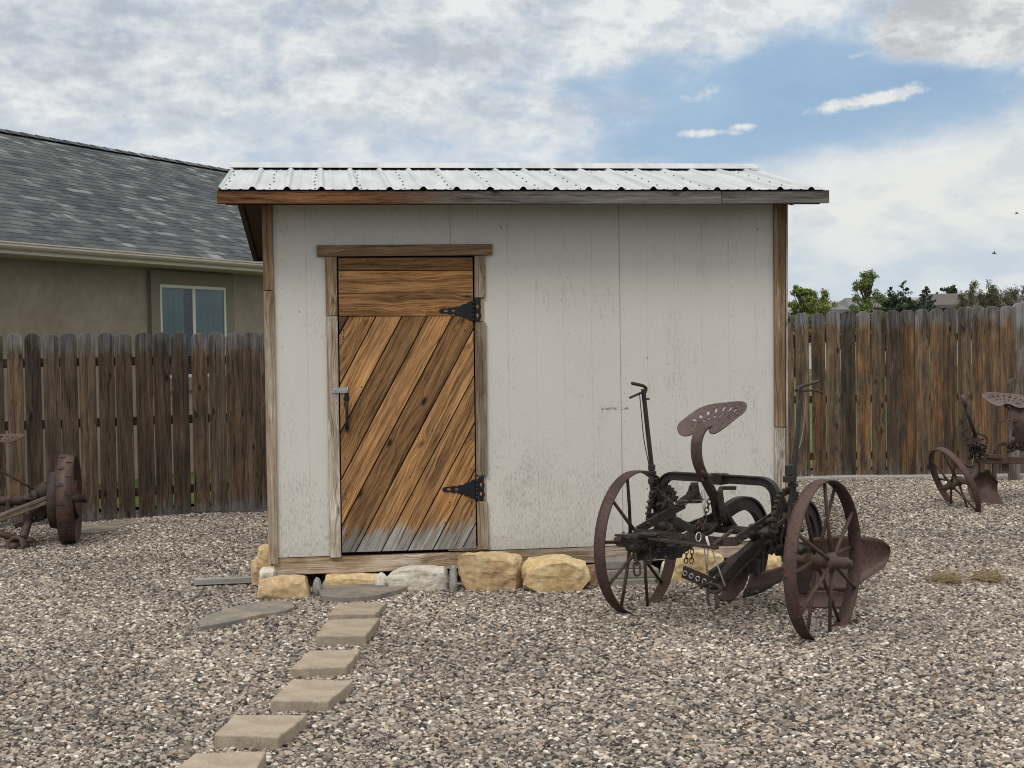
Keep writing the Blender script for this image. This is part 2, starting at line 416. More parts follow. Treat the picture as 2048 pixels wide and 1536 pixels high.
STUCCO_TRIM = plain('darker_stucco_band', (.215, .186, .145), .95, var=.1, sc=40, bump=.3)
GUTTER = plain('cream_gutter_paint', (.56, .50, .42), .45, var=.08, sc=4)
VINYL = plain('cream_window_vinyl', (.60, .585, .53), .4, var=.05)
CURTAIN = plain('teal_grey_curtain', (.25, .31, .315), .9, var=.12, sc=3)
def _glass(g, P):
    t = g.t; out = t.nodes['Material Output']
    a = g.n('ShaderNodeBsdfTransparent'); a.inputs[0].default_value = (.72, .80, .80, 1)
    b = g.n('ShaderNodeBsdfGlossy'); b.inputs[0].default_value = (.9, .95, 1, 1); b.inputs[1].default_value = .02
    f = g.n('ShaderNodeFresnel'); f.inputs[0].default_value = 1.5
    m = g.n('ShaderNodeMixShader'); t.links.new(f.outputs[0], m.inputs[0]); t.links.new(a.outputs[0], m.inputs[1]); t.links.new(b.outputs[0], m.inputs[2])
    t.links.new(m.outputs[0], out.inputs[0])
GLASS = material('window_glass', _glass)
def leafmat(name, a, b):
    def f(g, P):
        d = g.n('ShaderNodeNewGeometry'); r = S(g, d.outputs['Random Per Island'])
        P(col=g.mix(a, b, r), rough=.8, spec=.2)
    return material(name, f)
LEAF_SPRING = leafmat('spring_leaves', (.105, .135, .032), (.27, .30, .085))
LEAF_TALL = leafmat('fresh_tree_leaves', (.085, .12, .034), (.22, .265, .09))
LEAF_PINE = leafmat('pine_needles', (.028, .046, .024), (.075, .10, .052))
LEAF_SPRUCE = leafmat('spruce_needles', (.028, .046, .032), (.066, .090, .058))
LEAF_BUD = leafmat('reddish_buds', (.075, .068, .035), (.135, .135, .065))
LEAF_HEDGE = leafmat('dark_shrub_leaves', (.025, .035, .015), (.07, .085, .035))
BARK = plain('grey_brown_bark', (.095, .078, .062), .95, var=.3, sc=5)
STRAW = leafmat('dry_straw', (.30, .225, .125), (.46, .365, .225))
INSECT = plain('insect_body', (.03, .028, .03), .5)

# ------------------------------------------------------------------ sky, light
SUN_EL, SUN_AZ = rad(52), rad(205)              # azimuth clockwise from +Y: behind the camera, to the left
w = bpy.data.worlds.new('World'); scene.world = w; w.use_nodes = True
def world():
    t = w.node_tree; g = G(t); bg = t.nodes['Background']
    sky = g.n('ShaderNodeTexSky'); sky.sky_type = 'NISHITA'; sky.sun_disc = False; sky.sun_elevation = SUN_EL; sky.sun_rotation = SUN_AZ
    sky.air_density = 1.0; sky.dust_density = 1.0; sky.ozone_density = 2.0
    d = S(g, g.n('ShaderNodeTexCoord').outputs['Generated']); x, y, z = g.sep(d)
    az = g.math('ARCTAN2', x, y); el = g.math('ARCSINE', z)
    U = az*27.5; V = el*27.5                     # about a hundred photo pixels per unit; horizon at V = 0
    ex = 2.2
    def fbm(su, sv, seed, det=8, ro=.56, dist=.25): return g.noise(g.com(U*su, V*sv, seed), 1.0, det, ro, dist)
    n1 = fbm(.50, 1.05, 1.7, 9, .55, .12); n2 = fbm(1.0, 1.8, 5.2, 8, .56, .1); n3 = fbm(.16, .34, 9.1, 4, .5, .2); n4 = fbm(2.6, 3.4, 3.3, 7, .62)
    def blob(px, py, rx, ry, rot=0.0):
        cx, cy = (px-1024)/100.0, (700-py)/100.0; a = (U-cx); b = (V-cy); c, s_ = math.cos(rot), math.sin(rot)
        p = (a*c+b*s_)/(rx/100.0); q = (b*c-a*s_)/(ry/100.0)
        return g.math('EXPONENT', (p*p+q*q)*-1.0)
    # open blue, and the clouds standing in it
    blue = blob(1560, 235, 330, 85, -.10)+blob(1830, 215, 300, 95)+blob(1370, 305, 250, 60)*.75+blob(1640, 130, 210, 60, .25)*.6+blob(2060, 150, 60, 60)*.6+blob(1250, 175, 200, 40, .2)*.2
    blue = blue + blob(1015, 185, 50, 16)*.25
    cum = blob(1940, 112, 150, 62, -.05)*1.25 + blob(1800, 125, 75, 42)*.6 + blob(2060, 60, 160, 70)*.9
    mask = blue*1.15 - cum*1.5 + (n1-.5)*-1.7 + (n2-.5)*-.9 + (n4-.5)*-.5
    mb = g.math('POWER', g.sm(.0, 1.15, mask), .85)
    st = blob(1710, 236, 95, 12, .13)+blob(1790, 225, 38, 14, .3)*.8+blob(1425, 281, 62, 9, .0)+blob(1485, 272, 26, 6)*.7+blob(2040, 195, 30, 20)*.9+blob(1420, 203, 60, 16, .25)*.5+blob(1990, 175, 40, 12)*.6+blob(1705, 150, 30, 8)*.6
    ms = g.sm(.20, 1.05, st + (n4-.5)*2.0*g.sm(.02, .3, st) + (n2-.5)*.9*g.sm(.02, .3, st))
    bank = g.sm(4.1, 2.7, V + (n1-.5)*2.2 + (n3-.5)*1.6 - g.sm(4.5, 11.0, U)*.7 + g.sm(6.0, 3.0, U)*1.2)
    lowb = g.sm(2.5, .8, V + (n1-.5)*1.4)
    skyc = S(g, sky.outputs[0])
    bluec = g.mix((.285, .435, .63), (.42, .565, .72), g.sm(.25, .75, n3*.8+n1*.4-.1))
    bluec = g.mix(bluec, g.mul(skyc, .10), .10)
    bil = 1.0-g.math('ABSOLUTE', n2*2.0-1.0)*2.2
    bil4 = 1.0-g.math('ABSOLUTE', n4*2.0-1.0)*2.2
    tone = n1*.72 + bil*.17 + bil4*.05 + (n3-.5)*.26 + .002
    cl = g.ramp(tone, [(0, (.46, .50, .555)), (.40, (.505, .545, .60)), (.47, (.585, .625, .675)), (.545, (.675, .71, .745)), (.625, (.81, .83, .83)), (1, (.86, .87, .86))])
    cg = g.ramp(tone, [(0, (.44, .455, .48)), (.44, (.50, .515, .54)), (.53, (.60, .615, .63)), (.62, (.78, .79, .79)), (1, (.86, .86, .85))])
    cl = g.mix(cl, cg, g.sm(.25, .75, cum))
    pale = g.mix((.58, .67, .78), (.74, .78, .80), g.sm(.35, .65, n1))
    cl = g.mix(cl, pale, g.sm(5.0, 3.3, V + (n1-.5)*2.5)*.70)
    c = g.mix(cl, bluec, mb)
    c = g.mix(c, g.mix((.70, .725, .745), (.83, .83, .815), g.sm(.4, .6, n4)), ms*.92)
    bankc = g.ramp(n1*.6+n2*.3+n4*.1, [(0, (.56, .61, .66)), (.43, (.67, .71, .73)), (.52, (.80, .81, .785)), (1, (.86, .855, .82))])
    c = g.mix(c, bankc, bank*.95)
    c = g.mix(c, g.mix((.53, .63, .725), (.68, .735, .77), g.sm(.35, .65, n1)), lowb*.8)
    over = g.lin(rad(16), rad(55), 0.0, 1.0, el)
    c = g.mix(c, g.mix(c, (1.60, 1.56, 1.50), .75), over)              # overcast skies brighten overhead
    c = g.mix(c, (.25, .24, .22), g.sm(.0, -.03, z))
    g.put(bg.inputs['Color'], g.mul(c, 10.0)); bg.inputs['Strength'].default_value = 0.1
world()
ld = bpy.data.lights.new('sun', 'SUN'); ld.energy = 1.3; ld.angle = rad(20); ld.color = (1, .965, .92)
sun = bpy.data.objects.new('sun', ld); COL.objects.link(sun)
sd = Vector((math.sin(SUN_AZ)*math.cos(SUN_EL), math.cos(SUN_AZ)*math.cos(SUN_EL), math.sin(SUN_EL)))
sun.rotation_euler = sd.to_track_quat('Z', 'Y').to_euler(); sun.location = (-4, -4, 9)
scene.view_settings.view_transform = 'Standard'; scene.view_settings.look = 'None'; scene.view_settings.exposure = 0.0; scene.view_settings.gamma = 1.0
scene.render.engine = 'CYCLES'
scene.cycles.use_denoising = True; scene.cycles.pixel_filter_type = 'BLACKMAN_HARRIS'; scene.cycles.filter_width = 1.05
scene.cycles.max_bounces = 6; scene.cycles.diffuse_bounces = 3; scene.cycles.transparent_max_bounces = 8

# ------------------------------------------------------------------ ground
def sheet(name, xs, ys, dz, mat, kind='structure'):
    m = MB(); nx = len(xs); vs = [(x, y, gz(x, y)+dz) for y in ys for x in xs]
    fs = [(j*nx+i, j*nx+i+1, (j+1)*nx+i+1, (j+1)*nx+i) for j in range(len(ys)-1) for i in range(nx-1)]
    m.add(vs, fs, smooth=True); o = m.build(name, mat); o['kind'] = kind; return o
def lins(a, b, n): return [a+(b-a)*i/n for i in range(n+1)]
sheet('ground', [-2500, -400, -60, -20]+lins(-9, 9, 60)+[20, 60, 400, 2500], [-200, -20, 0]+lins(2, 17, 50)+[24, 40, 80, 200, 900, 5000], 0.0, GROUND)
sheet('lawn', [-300, -60, -20]+lins(-9, 9, 18)+[20, 60, 300], lins(16.4, 20, 6)+[30, 60, 100, 160], .03, LAWN)

def gravel():
    m = MB(); q = .25
    def ok(x, y): return abs(x) < y*.372*1.06+1.9
    idx = {}; 
    def vid(i, j):
        if (i, j) not in idx:
            x, y = i*q, j*q; idx[(i, j)] = len(m.v); m.v.append((x, y, gz(x, y)+.003))
        return idx[(i, j)]
    for j in range(int(4.6/q), int(15.9/q)):
        for i in range(int(-8/q), int(8/q)):
            if not ok((i+.5)*q, (j+.5)*q): continue
            if j*q > 13.6 and i*q < 1.8: continue
            m.f.append([vid(i, j), vid(i+1, j), vid(i+1, j+1), vid(i, j+1)]); m.uv.append(None); m.nm.append(None); m.t.append(None); m.mi.append(0); m.sm.append(True)
    o = m.build('gravel', STONE); o['kind'] = 'stuff'
    ng = bpy.data.node_groups.new('gravel_scatter', 'GeometryNodeTree')
    ng.interface.new_socket('Geometry', in_out='INPUT', socket_type='NodeSocketGeometry'); ng.interface.new_socket('Geometry', in_out='OUTPUT', socket_type='NodeSocketGeometry')
    N = ng.nodes.new; L = ng.links.new
    gi, go = N('NodeGroupInput'), N('NodeGroupOutput')
    dp = N('GeometryNodeDistributePointsOnFaces'); dp.inputs['Density'].default_value = 6400; dp.inputs['Seed'].default_value = 4
    L(gi.outputs[0], dp.inputs['Mesh'])
    jn = N('GeometryNodeJoinGeometry')
    for k in range(7):
        ic = N('GeometryNodeMeshIcoSphere'); ic.inputs['Radius'].default_value = 1.0; ic.inputs['Subdivisions'].default_value = 3 if k < 4 else 2
        nt = N('ShaderNodeTexNoise'); nt.noise_dimensions = '4D'; nt.inputs['W'].default_value = k*3.7; nt.inputs['Scale'].default_value = .85; nt.inputs['Detail'].default_value = 1.0
        sb = N('ShaderNodeVectorMath'); sb.operation = 'SUBTRACT'; sb.inputs[1].default_value = (.5, .5, .5); L(nt.outputs[1], sb.inputs[0])
        mu = N('ShaderNodeVectorMath'); mu.operation = 'MULTIPLY'; a = 1.15; mu.inputs[1].default_value = (a, a, a); L(sb.outputs[0], mu.inputs[0])
        sp = N('GeometryNodeSetPosition'); L(ic.outputs[0], sp.inputs[0]); L(mu.outputs[0], sp.inputs['Offset'])
        tr = N('GeometryNodeTransform'); L(sp.outputs[0], tr.inputs[0]); tr.inputs['Scale'].default_value = (1.0, (.66, .8, .58, .9, .72, .84, .62)[k], (.5, .42, .48, .62, .38, .55, .66)[k])
        ss = N('GeometryNodeSetShadeSmooth'); L(tr.outputs[0], ss.inputs[0])
        smt = N('GeometryNodeSetMaterial'); smt.inputs['Material'].default_value = STONE; L(ss.outputs[0], smt.inputs[0])
        g2 = N('GeometryNodeGeometryToInstance'); L(smt.outputs[0], g2.inputs[0]); L(g2.outputs[0], jn.inputs[0])
    ip = N('GeometryNodeInstanceOnPoints'); L(dp.outputs['Points'], ip.inputs['Points']); L(jn.outputs[0], ip.inputs['Instance']); ip.inputs['Pick Instance'].default_value = True
    def rnd(ty, lo, hi, seed):
        r = N('FunctionNodeRandomValue'); r.data_type = ty
        i0 = {'FLOAT': 2, 'FLOAT_VECTOR': 0, 'INT': 4}[ty]
        r.inputs[i0].default_value = lo; r.inputs[i0+1].default_value = hi; r.inputs['Seed'].default_value = seed
        return r.outputs[{'FLOAT': 1, 'FLOAT_VECTOR': 0, 'INT': 2}[ty]]
    L(rnd('INT', 0, 6, 1), ip.inputs['Instance Index'])
    L(rnd('FLOAT_VECTOR', (-.45, -.45, 0), (.45, .45, 6.28), 2), ip.inputs['Rotation'])
    pw = N('ShaderNodeMath'); pw.operation = 'POWER'; L(rnd('FLOAT', 0.0, 1.0, 3), pw.inputs[0]); pw.inputs[1].default_value = 3.2
    mr = N('ShaderNodeMapRange'); L(pw.outputs[0], mr.inputs[0]); mr.inputs[3].default_value = .0056; mr.inputs[4].default_value = .0185
    L(mr.outputs[0], ip.inputs['Scale'])
    sn = N('GeometryNodeStoreNamedAttribute'); sn.data_type = 'FLOAT'; sn.domain = 'INSTANCE'; sn.inputs['Name'].default_value = 'rnd'
    L(ip.outputs[0], sn.inputs['Geometry']); L(rnd('FLOAT', 0.0, 1.0, 5), sn.inputs['Value'])
    pn = N('ShaderNodeTexNoise'); pn.inputs['Scale'].default_value = .75; pn.inputs['Detail'].default_value = 3.0; ps = N('GeometryNodeInputPosition'); L(ps.outputs[0], pn.inputs['Vector'])
    s2 = N('GeometryNodeStoreNamedAttribute'); s2.data_type = 'FLOAT'; s2.domain = 'INSTANCE'; s2.inputs['Name'].default_value = 'patch'; L(sn.outputs[0], s2.inputs['Geometry']); L(pn.outputs[0], s2.inputs['Value'])
    ti = N('GeometryNodeTranslateInstances'); L(s2.outputs[0], ti.inputs[0]); L(rnd('FLOAT_VECTOR', (0, 0, -.004), (0, 0, .010), 8), ti.inputs['Translation'])
    L(ti.outputs[0], go.inputs[0])
    md = o.modifiers.new('scatter', 'NODES'); md.node_group = ng
gravel()
# ------------------------------------------------------------------ shed
TH = rad(7.9)
_o = at(537, 1150, 9.6)
SH = Frame((_o.x, _o.y, 0), TH)
shed = tag(empty('garden_shed', SH.o, TH), 'small white-sided garden shed with plank door and white metal roof', 'shed')
def fz(px, py, b=0.0):
    p = SH.px(px, py, b=b); return (p.x, p.z)
W_ = fz(1577, 900)[0]; DEPTH = 4.25
ZB = .115                                       # underside of the skirt board
ZS = (fz(557, 1116)[1]+fz(1190, 1092)[1])/2     # foot of the siding
ZT = fz(1050, 408, b=-.36)[1]                   # underside of the front fascia
ft = lambda b0, b1: (lambda u, v, t: (u, b0+(b1-b0)*t, v))
def boardpx(m, pts, b0, b1, grain, tint, norm=None, off=None):
    m.prism([fz(*p, b=b0) for p in pts], ft(b0, b1), 0, 1, grain=grain, tint=tint, norm=norm, off=off)
# door opening
dl = fz(673, 800)[0]; dr = fz(953, 800)[0]; dtop = fz(810, 511)[1]
# siding: sheets with vertical grooves, opening left for the door
def siding():
    m = MB(); seams = [fz(900, 450)[0], fz(1241, 700)[0]]
    xs = []
    x0, x1 = .055, W_-.06
    edges = [x0]+seams+[x1]
    for k in range(3):
        a, b = edges[k], edges[k+1]
        ga = .0035 if k else 0
        xs.append((a+ga, 0.0)); base = edges[1] if k == 0 else a
        for j in range(-8, 9):
            c = base+j*.2032
            if a+.03 < c < b-.03:
                xs += [(c-.0050, 0.0), (c-.0034, .0022), (c+.0034, .0022), (c+.0050, 0.0)]
        xs.append((b-.0035 if k < 2 else b, 0.0))
        if k < 2: xs += [(b-.0034, .007), (b+.0034, .007)]
    xs.sort()
    z1 = ZT+.06
    def strip(lo, hi, za, zb):
        prof = [p for p in xs if lo < p[0] < hi]
        def y_at(x):
            for p, q in zip(xs, xs[1:]):
                if p[0] <= x <= q[0]: return p[1]+(q[1]-p[1])*(x-p[0])/max(1e-9, q[0]-p[0])
            return 0.0
        prof = [(lo, y_at(lo))]+prof+[(hi, y_at(hi))]
        vs = [(x, y, za) for x, y in prof]+[(x, y, zb) for x, y in prof]; n = len(prof)
        m.add(vs, [(i, i+1, n+i+1, n+i) for i in range(n-1)])
    strip(x0, dl, ZS, z1); strip(dl, dr, dtop, z1); strip(dr, x1, ZS, z1)
    m.add([(x0, .0, ZS), (dl, .0, ZS), (dl, .012, ZS), (x0, .012, ZS)], [(0, 3, 2, 1)])
    m.add([(dr, .0, ZS), (x1, .0, ZS), (x1, .012, ZS), (dr, .012, ZS)], [(0, 3, 2, 1)])
    # the other three walls
    m.add([(.02, .03, ZS), (.02, DEPTH, ZS), (.02, DEPTH, z1), (.02, .03, z1)], [(0, 3, 2, 1)])
    m.add([(W_-.02, .03, ZS), (W_-.02, DEPTH, ZS), (W_-.02, DEPTH, z1), (W_-.02, .03, z1)], [(0, 1, 2, 3)])
    m.add([(.02, DEPTH, ZS), (W_-.02, DEPTH, ZS), (W_-.02, DEPTH, z1), (.02, DEPTH, z1)], [(1, 0, 3, 2)])
    return m.build('wall', SIDING, shed)
siding()
m = MB(); m.box((dl-.05, .035, ZS-.10), (dr+.05, .06, dtop+.05)); m.build('door_gap_shade', BLACKGAP, shed)  # near-black sheet: shade in the gaps round the door, put in as colour
# skirt board
m = MB(); yb = .004
bx = fz(938, 1100)[0]
m.prism([(fz(546, 1130)[0], ZB), (bx, ZB), (bx, ZS-.006), (fz(546, 1130)[0], ZS-.006)], ft(yb, .05), 0, 1, grain=(1, 0), tint=(1.35, .05, .30))
m.prism([(bx+.003, ZB+.004), (W_-.01, ZB+.004), (W_-.01, ZS-.006), (bx+.003, ZS-.006)], ft(yb, .05), 0, 1, grain=(1, 0), tint=(1.05, .05, .45))
m.prism([(.0, ZB+.004), (DEPTH, ZB+.004), (DEPTH, ZS), (.0, ZS)], lambda u, v, t: (.03+.03*t, .055+u, v), 0, 1, grain=(1, 0), tint=(.8, .1, .5))
m.build('skirt_board', W_TRIM, shed, bevel=.003)
m = MB(); boardpx(m, [(897, 1095), (957, 1094), (957, 1101), (897, 1102)], -.012, .03, (1, 0), (1.1, .1, .4)); m.build('threshold', W_TRIM, shed, bevel=.002)
# corner boards
def corner(name, pts, b0, b1, tint, gr=(0, 1)):
    m = MB(); boardpx(m, pts, b0, b1, gr, tint); return m.build(name, W_TRIM, shed, bevel=.003)
corner('corner_board', [(523, 396), (545, 396), (548, 580.5), (527, 580.5)], -.022, .03, (.80, .45, .08))
corner('corner_board', [(527, 582), (548.5, 582), (556.5, 1128), (537, 1128)], -.021, .03, (.92, .08, .42))
corner('corner_board', [(1548, 396), (1570, 396), (1571, 854), (1549.5, 854)], -.022, .03, (.72, .40, .10))
corner('corner_board', [(1549.5, 855.5), (1571, 855.5), (1571.5, 1098), (1550, 1098)], -.021, .03, (1.05, .0, .85))
corner('corner_board', [(1571.5, 396), (1576, 396), (1577.5, 1098), (1572.5, 1098)], -.005, .09, (1.05, .0, .8))
# door casing
corner('door_header', [(633, 490), (985, 488), (985, 510), (634, 513)], -.030, .0, (.80, .55, .0), (1, .003))
corner('door_casing', [(650, 514), (673.5, 513.5), (675, 631), (652, 632)], -.024, .0, (.82, .30, .12))
corner('door_casing', [(652, 633), (675.2, 632.5), (682.5, 1115), (660, 1116)], -.023, .0, (1.10, .04, .62))
corner('door_casing', [(949, 511.5), (971, 511), (971, 595), (949, 595.5)], -.024, .0, (.72, .30, .22))
corner('door_casing', [(950, 645), (972, 645), (975, 951), (953, 951)], -.025, .0, (.62, .06, .40))
corner('door_casing', [(954, 1003), (975, 1003), (978.5, 1099), (956, 1100)], -.024, .0, (.80, .08, .38))
corner('hinge_block', [(951, 597), (968, 597), (968, 643), (951, 643)], -.010, .0, (1.1, .1, .3))
corner('hinge_block', [(953, 953), (972, 953), (973, 1001), (954, 1001)], -.010, .0, (1.1, .1, .3))

# ---- door: three level boards above, slanting boards below
door_b0, door_b1 = -.020, .022
md = MB()
zlo, zhi = fz(684, 1106)[1], fz(810, 515)[1]
dn = lambda u, v: (0.5, (v-zlo)/(zhi-zlo))
def clip(poly, nx, ny, c):                      # keep nx*x+ny*y <= c
    out = []
    for i in range(len(poly)):
        p, q = poly[i], poly[(i+1) % len(poly)]; dp, dq = nx*p[0]+ny*p[1]-c, nx*q[0]+ny*q[1]-c
        if dp <= 0: out.append(p)
        if (dp < 0 < dq) or (dq < 0 < dp):
            t = dp/(dp-dq); out.append((p[0]+(q[0]-p[0])*t, p[1]+(q[1]-p[1])*t))
    return out
L_ = lambda y: 676.5+(y-515)*(684.5-676.5)/590; R_ = lambda y: 945+(y-515)*(952.5-945)/590
for (ya, yb_), tn in (((516, 541), (.50, .30, .10)), ((542.3, 586), (.82, .62, 0)), ((587.3, 632), (.72, .50, .02))):
    boardpx(md, [(L_(ya), ya), (R_(ya), ya-1), (R_(yb_), yb_-1), (L_(yb_), yb_)], door_b0, door_b1, (1, .002), tn, dn)
body = [(L_(633.5), 633.5), (R_(633.5), 632.5), (R_(1098), 1097), (L_(1106), 1105)]
k = .528
bounds = [640, 697, 752, 804, 855, 905, 960, 1011, 1062, 1112, 1170, 1230]
tints = [(.35, .1, .2), (.90, .50, .0), (.98, .34, .0), (.58, .06, .30), (1.02, .42, 0), (.54, .20, .16), (.95, .12, .20), (.88, .10, .26), (.92, .50, 0), (.82, .05, .42), (.72, .05, .45)]
for i in range(len(bounds)-1):
    lo, hi = bounds[i]+1.3, bounds[i+1]-1.3
    pl = clip(body, -1, -k, -(lo+k*633)); pl = clip(pl, 1, k, hi+k*633) if pl else []
    if len(pl) > 2:
        j = R.uniform(-.003, .003); boardpx(md, pl, door_b0+j, door_b1, (k, 1.0), tints[i], dn)
m = md; NAILS = []
for ya, xs in ((522, (684, 735, 830, 900, 938)), (535, (684, 938)), (552, (682, 940)), (578, (682, 940)), (596, (683, 940)), (622, (683, 940))):
    for x in xs: NAILS.append((x, ya))
for i in range(46): 
    y = R.uniform(650, 1090); NAILS.append((R.choice((L_(y)+8, R_(y)-8, R.uniform(L_(y)+5, R_(y)-5))), y))
for x, y in NAILS:
    a, z = fz(x, y, b=door_b0); m.lathe([(.0, -.0012), (.0035, -.0008), (.0035, .002)], (a, door_b0-.003, z), (0, 1, 0), 8, mat=1)
door = md.build('door', [W_DOOR, SCREW], shed, bevel=.0022)

# hinges: strap with pierced holes, knuckle and leaf
def hinge(tipx, rx, cy, name='strap_hinge'):
    bb = door_b0-.006
    top = MB(); s = (rx-tipx)/66.0
    out = [(0, 0), (3, -4.0), (9, -5.4), (16, -5.0), (22, -7.2), (29, -6.0), (34, -9.0), (41, -8.8), (47, -13.5), (54, -14.5), (59, -18.5), (66, -20.5)]
    poly = [(tipx+x*s, cy+y*s) for x, y in out]+[(tipx+x*s, cy-y*s*.95) for x, y in out[::-1] if x > 0]
    top.prism([fz(*p, b=bb) for p in poly], ft(bb, bb+.004), 0, 1)
    d = top
    for cx, rx_, ry in ((14, 4.2, 1.7), (29, 3.6, 2.0)):
        pts = [fz(tipx+(cx+rx_*math.cos(t))*s, cy+(ry*math.sin(t)*(1.25-.45*math.cos(t)))*s, b=bb) for t in [2*pi*i/14 for i in range(14)]]
        d.prism(pts, ft(bb-.0016, bb+.002), 0, 1, grain=(1, 0), tint=(.65, .3, 0), mat=1)
    for cx, cy2 in ((6, 0), (22, 0), (43, 0), (52, -7), (52, 7), (60, 0)):
        a, z = fz(tipx+cx*s, cy+cy2*s, b=bb); d.lathe([(.0, -.003), (.005, -.0015), (.006, .002)], (a, bb-.001, z), (0, 1, 0), 10)
    h = top.build(name, [BLACKIRON, W_DOOR], door, bevel=.001)
    kx = rx+2.5
    kn = MB(); 
    for q in range(5):
        za = fz(kx, cy+21-q*8.4, b=bb)[1]; zb = fz(kx, cy+21-(q+1)*8.4+.5, b=bb)[1]
        kn.tube([(fz(kx, cy, b=bb)[0], bb-.002, za), (fz(kx, cy, b=bb)[0], bb-.002, zb)], .0085, 10)
    kn.build('knuckle', BLACKIRON, h)
    lf = MB(); x0, x1 = rx+5, rx+17
    poly = [(x0, cy-22), (x0+3, cy-25), (x1, cy-27), (x1-.5, cy-14), (x1+1.5, cy-9), (x1-.5, cy-4), (x1+.3, cy+4), (x1+1.8, cy+10), (x1-.3, cy+15), (x1-.8, cy+25), (x0+2, cy+22)]
    bl = -.0165
    lf.prism([fz(*p, b=bl) for p in poly], ft(bl, bl+.004), 0, 1); d = lf
    for oy in (-9, 9):
        pts = [fz(rx+11+2.3*math.cos(t), cy+oy+(4.0*math.sin(t)), b=bl) for t in [2*pi*i/12 for i in range(12)]]
        d.prism(pts, ft(bl-.0015, bl+.002), 0, 1, grain=(1, 0), tint=(1.0, .5, 0), mat=1)
    lf.build('hinge_leaf', [BLACKIRON, W_DOOR], h, bevel=.001)
hinge(878, 944, 622)
hinge(884, 951, 979)
# pull handle and hasp
hb = door_b0
m = MB()
hx, y0, y1 = 693, 788, 866
def hp(x, y, b): a, z = fz(x, y, b=hb); return (a, b, z)
pl = [(690, 786), (697, 786), (699, 798), (696, 806), (690, 806), (687, 798)]
m.prism([fz(*p, b=hb-.003) for p in pl], ft(hb-.004, hb), 0, 1)
pl = [(690.5, 850), (697.5, 850), (699, 856), (694.5, 868), (689.5, 856)]
m.prism([fz(*p, b=hb-.003) for p in pl], ft(hb-.004, hb), 0, 1)
m.tube(fit([hp(693, 800, hb-.002), hp(693.3, 806, hb-.03), hp(693.6, 828, hb-.04), hp(694, 850, hb-.03), hp(694.2, 856, hb-.002)], 6), [.008]*4+[.0105]*17+[.008]*4, 10)
m.build('pull_handle', BLACKIRON, door)
m = MB(); pl = [(664.5, 775.5), (696, 774.5), (696, 785.5), (664.5, 786)]
m.prism([fz(*p, b=-.030) for p in pl], ft(-.030, -.0235), 0, 1)
pl = [(682, 777), (692, 777), (692, 783), (682, 783)]; m.prism([fz(*p, b=-.034) for p in pl], ft(-.034, -.030), 0, 1)
a, z = fz(695, 780, b=-.03); m.tube([(a, -.031, z-.018), (a, -.031, z+.018)], .005, 8)
ha = m.build('hasp', ZINC, shed, bevel=.001)
m = MB(); m.tube(fit([(lambda q: (q[0], -.040, q[1]))(fz(x, y, b=-.04)) for x, y in ((668, 780), (672, 779.5), (676, 782), (676.5, 790), (675, 799), (672, 801.5), (670, 799), (668.5, 790), (667, 783))], 5), .0022, 6)
a, z = fz(669, 780, b=-.03); m.tube([(a, -.045, z), (a, -.03, z)], .005, 8)
m.build('snap_hook', ZINC, ha)

# ---- roof
EB = -.36                                       # front edge of the roof
RB = EB+1.62                                    # ridge
xl, xr = fz(434, 385, b=EB)[0], fz(1657, 385, b=EB)[0]
ZE = fz(1040, 379, b=EB)[1]; ZR = SH.px(1000, 338, b=RB).z
RE = DEPTH+.35; ZRE = ZE-.02                    # far eave
def tin(b0, z0, b1, z1, screws=True):
    m = MB(); P = .2286; n = int((xr-xl)/P)+1; prof = []
    x = xl; prof.append((x, .0))
    first = fz(505, 378, b=EB)[0]
    k0 = first-math.floor((first-xl)/P)*P
    c = k0
    while c < xr+.05:
        for dx, h in ((-.027, 0), (-.021, .006), (-.012, .0165), (-.006, .0195), (.006, .0195), (.012, .0165), (.021, .006), (.027, 0)):
            if xl < c+dx < xr: prof.append((c+dx, h))
        for mm in (.076, .152):
            for dx, h in ((-.012, 0), (-.006, .0028), (.006, .0028), (.012, 0)):
                if xl < c+mm+dx < xr: prof.append((c+mm+dx, h))
        c += P
    prof.append((xr, .0)); prof.sort(key=lambda p: p[0])
    sl = (z1-z0)/(b1-b0); nv = Vector((0, -sl, 1)).normalized()
    if b1 < b0: nv = nv
    rows = 9; vs = []; fs = []; N_ = len(prof)
    for j in range(rows+1):
        t = j/rows; wob = .0016*math.sin(j*2.1)
        for i, (x, h) in enumerate(prof):
            vs.append(Vector((x, b0+(b1-b0)*t, z0+(z1-z0)*t))+nv*(h+wob*mnoise.noise(Vector((x*2, t*3, 0)))+ (.004*mnoise.noise(Vector((x*3.1, 0, 2)))+.002 if j == 0 else 0)))
    for j in range(rows):
        for i in range(N_-1):
            q = (j*N_+i, j*N_+i+1, (j+1)*N_+i+1, (j+1)*N_+i); fs.append(q if b1 > b0 else q[::-1])
    m.add(vs, fs, smooth=False)
    if screws:
        c = xl+.045; k = 0
        while c < xr-.01:
            dx = 0
            for j in range(7):
                t = .035+j*.152+R.uniform(-.012, .012)
                xx = c+R.uniform(-.012, .012)+k*.0
                p = Vector((xx, b0+(b1-b0)*t, z0+(z1-z0)*t)); h = .0
                for q, r_ in zip(prof, prof[1:]):
                    if q[0] <= xx <= r_[0]: h = q[1]+(r_[1]-q[1])*(xx-q[0])/max(1e-6, r_[0]-q[0])
                m.lathe([(.0075, 0), (.0075, .002), (.0048, .002), (.0048, .007), (0, .0075)], p+nv*h, nv, 6, mat=1, smooth=False)
            c += .3048
            k += 1
    return m.build('roof_sheet', [TIN, SCREW], shed)
tin(EB-.03, ZE-.006, RB, ZR)
tin(RE+.03, ZRE, RB+.002, ZR-.001, False)
sl = (ZR-ZE)/(RB-EB)
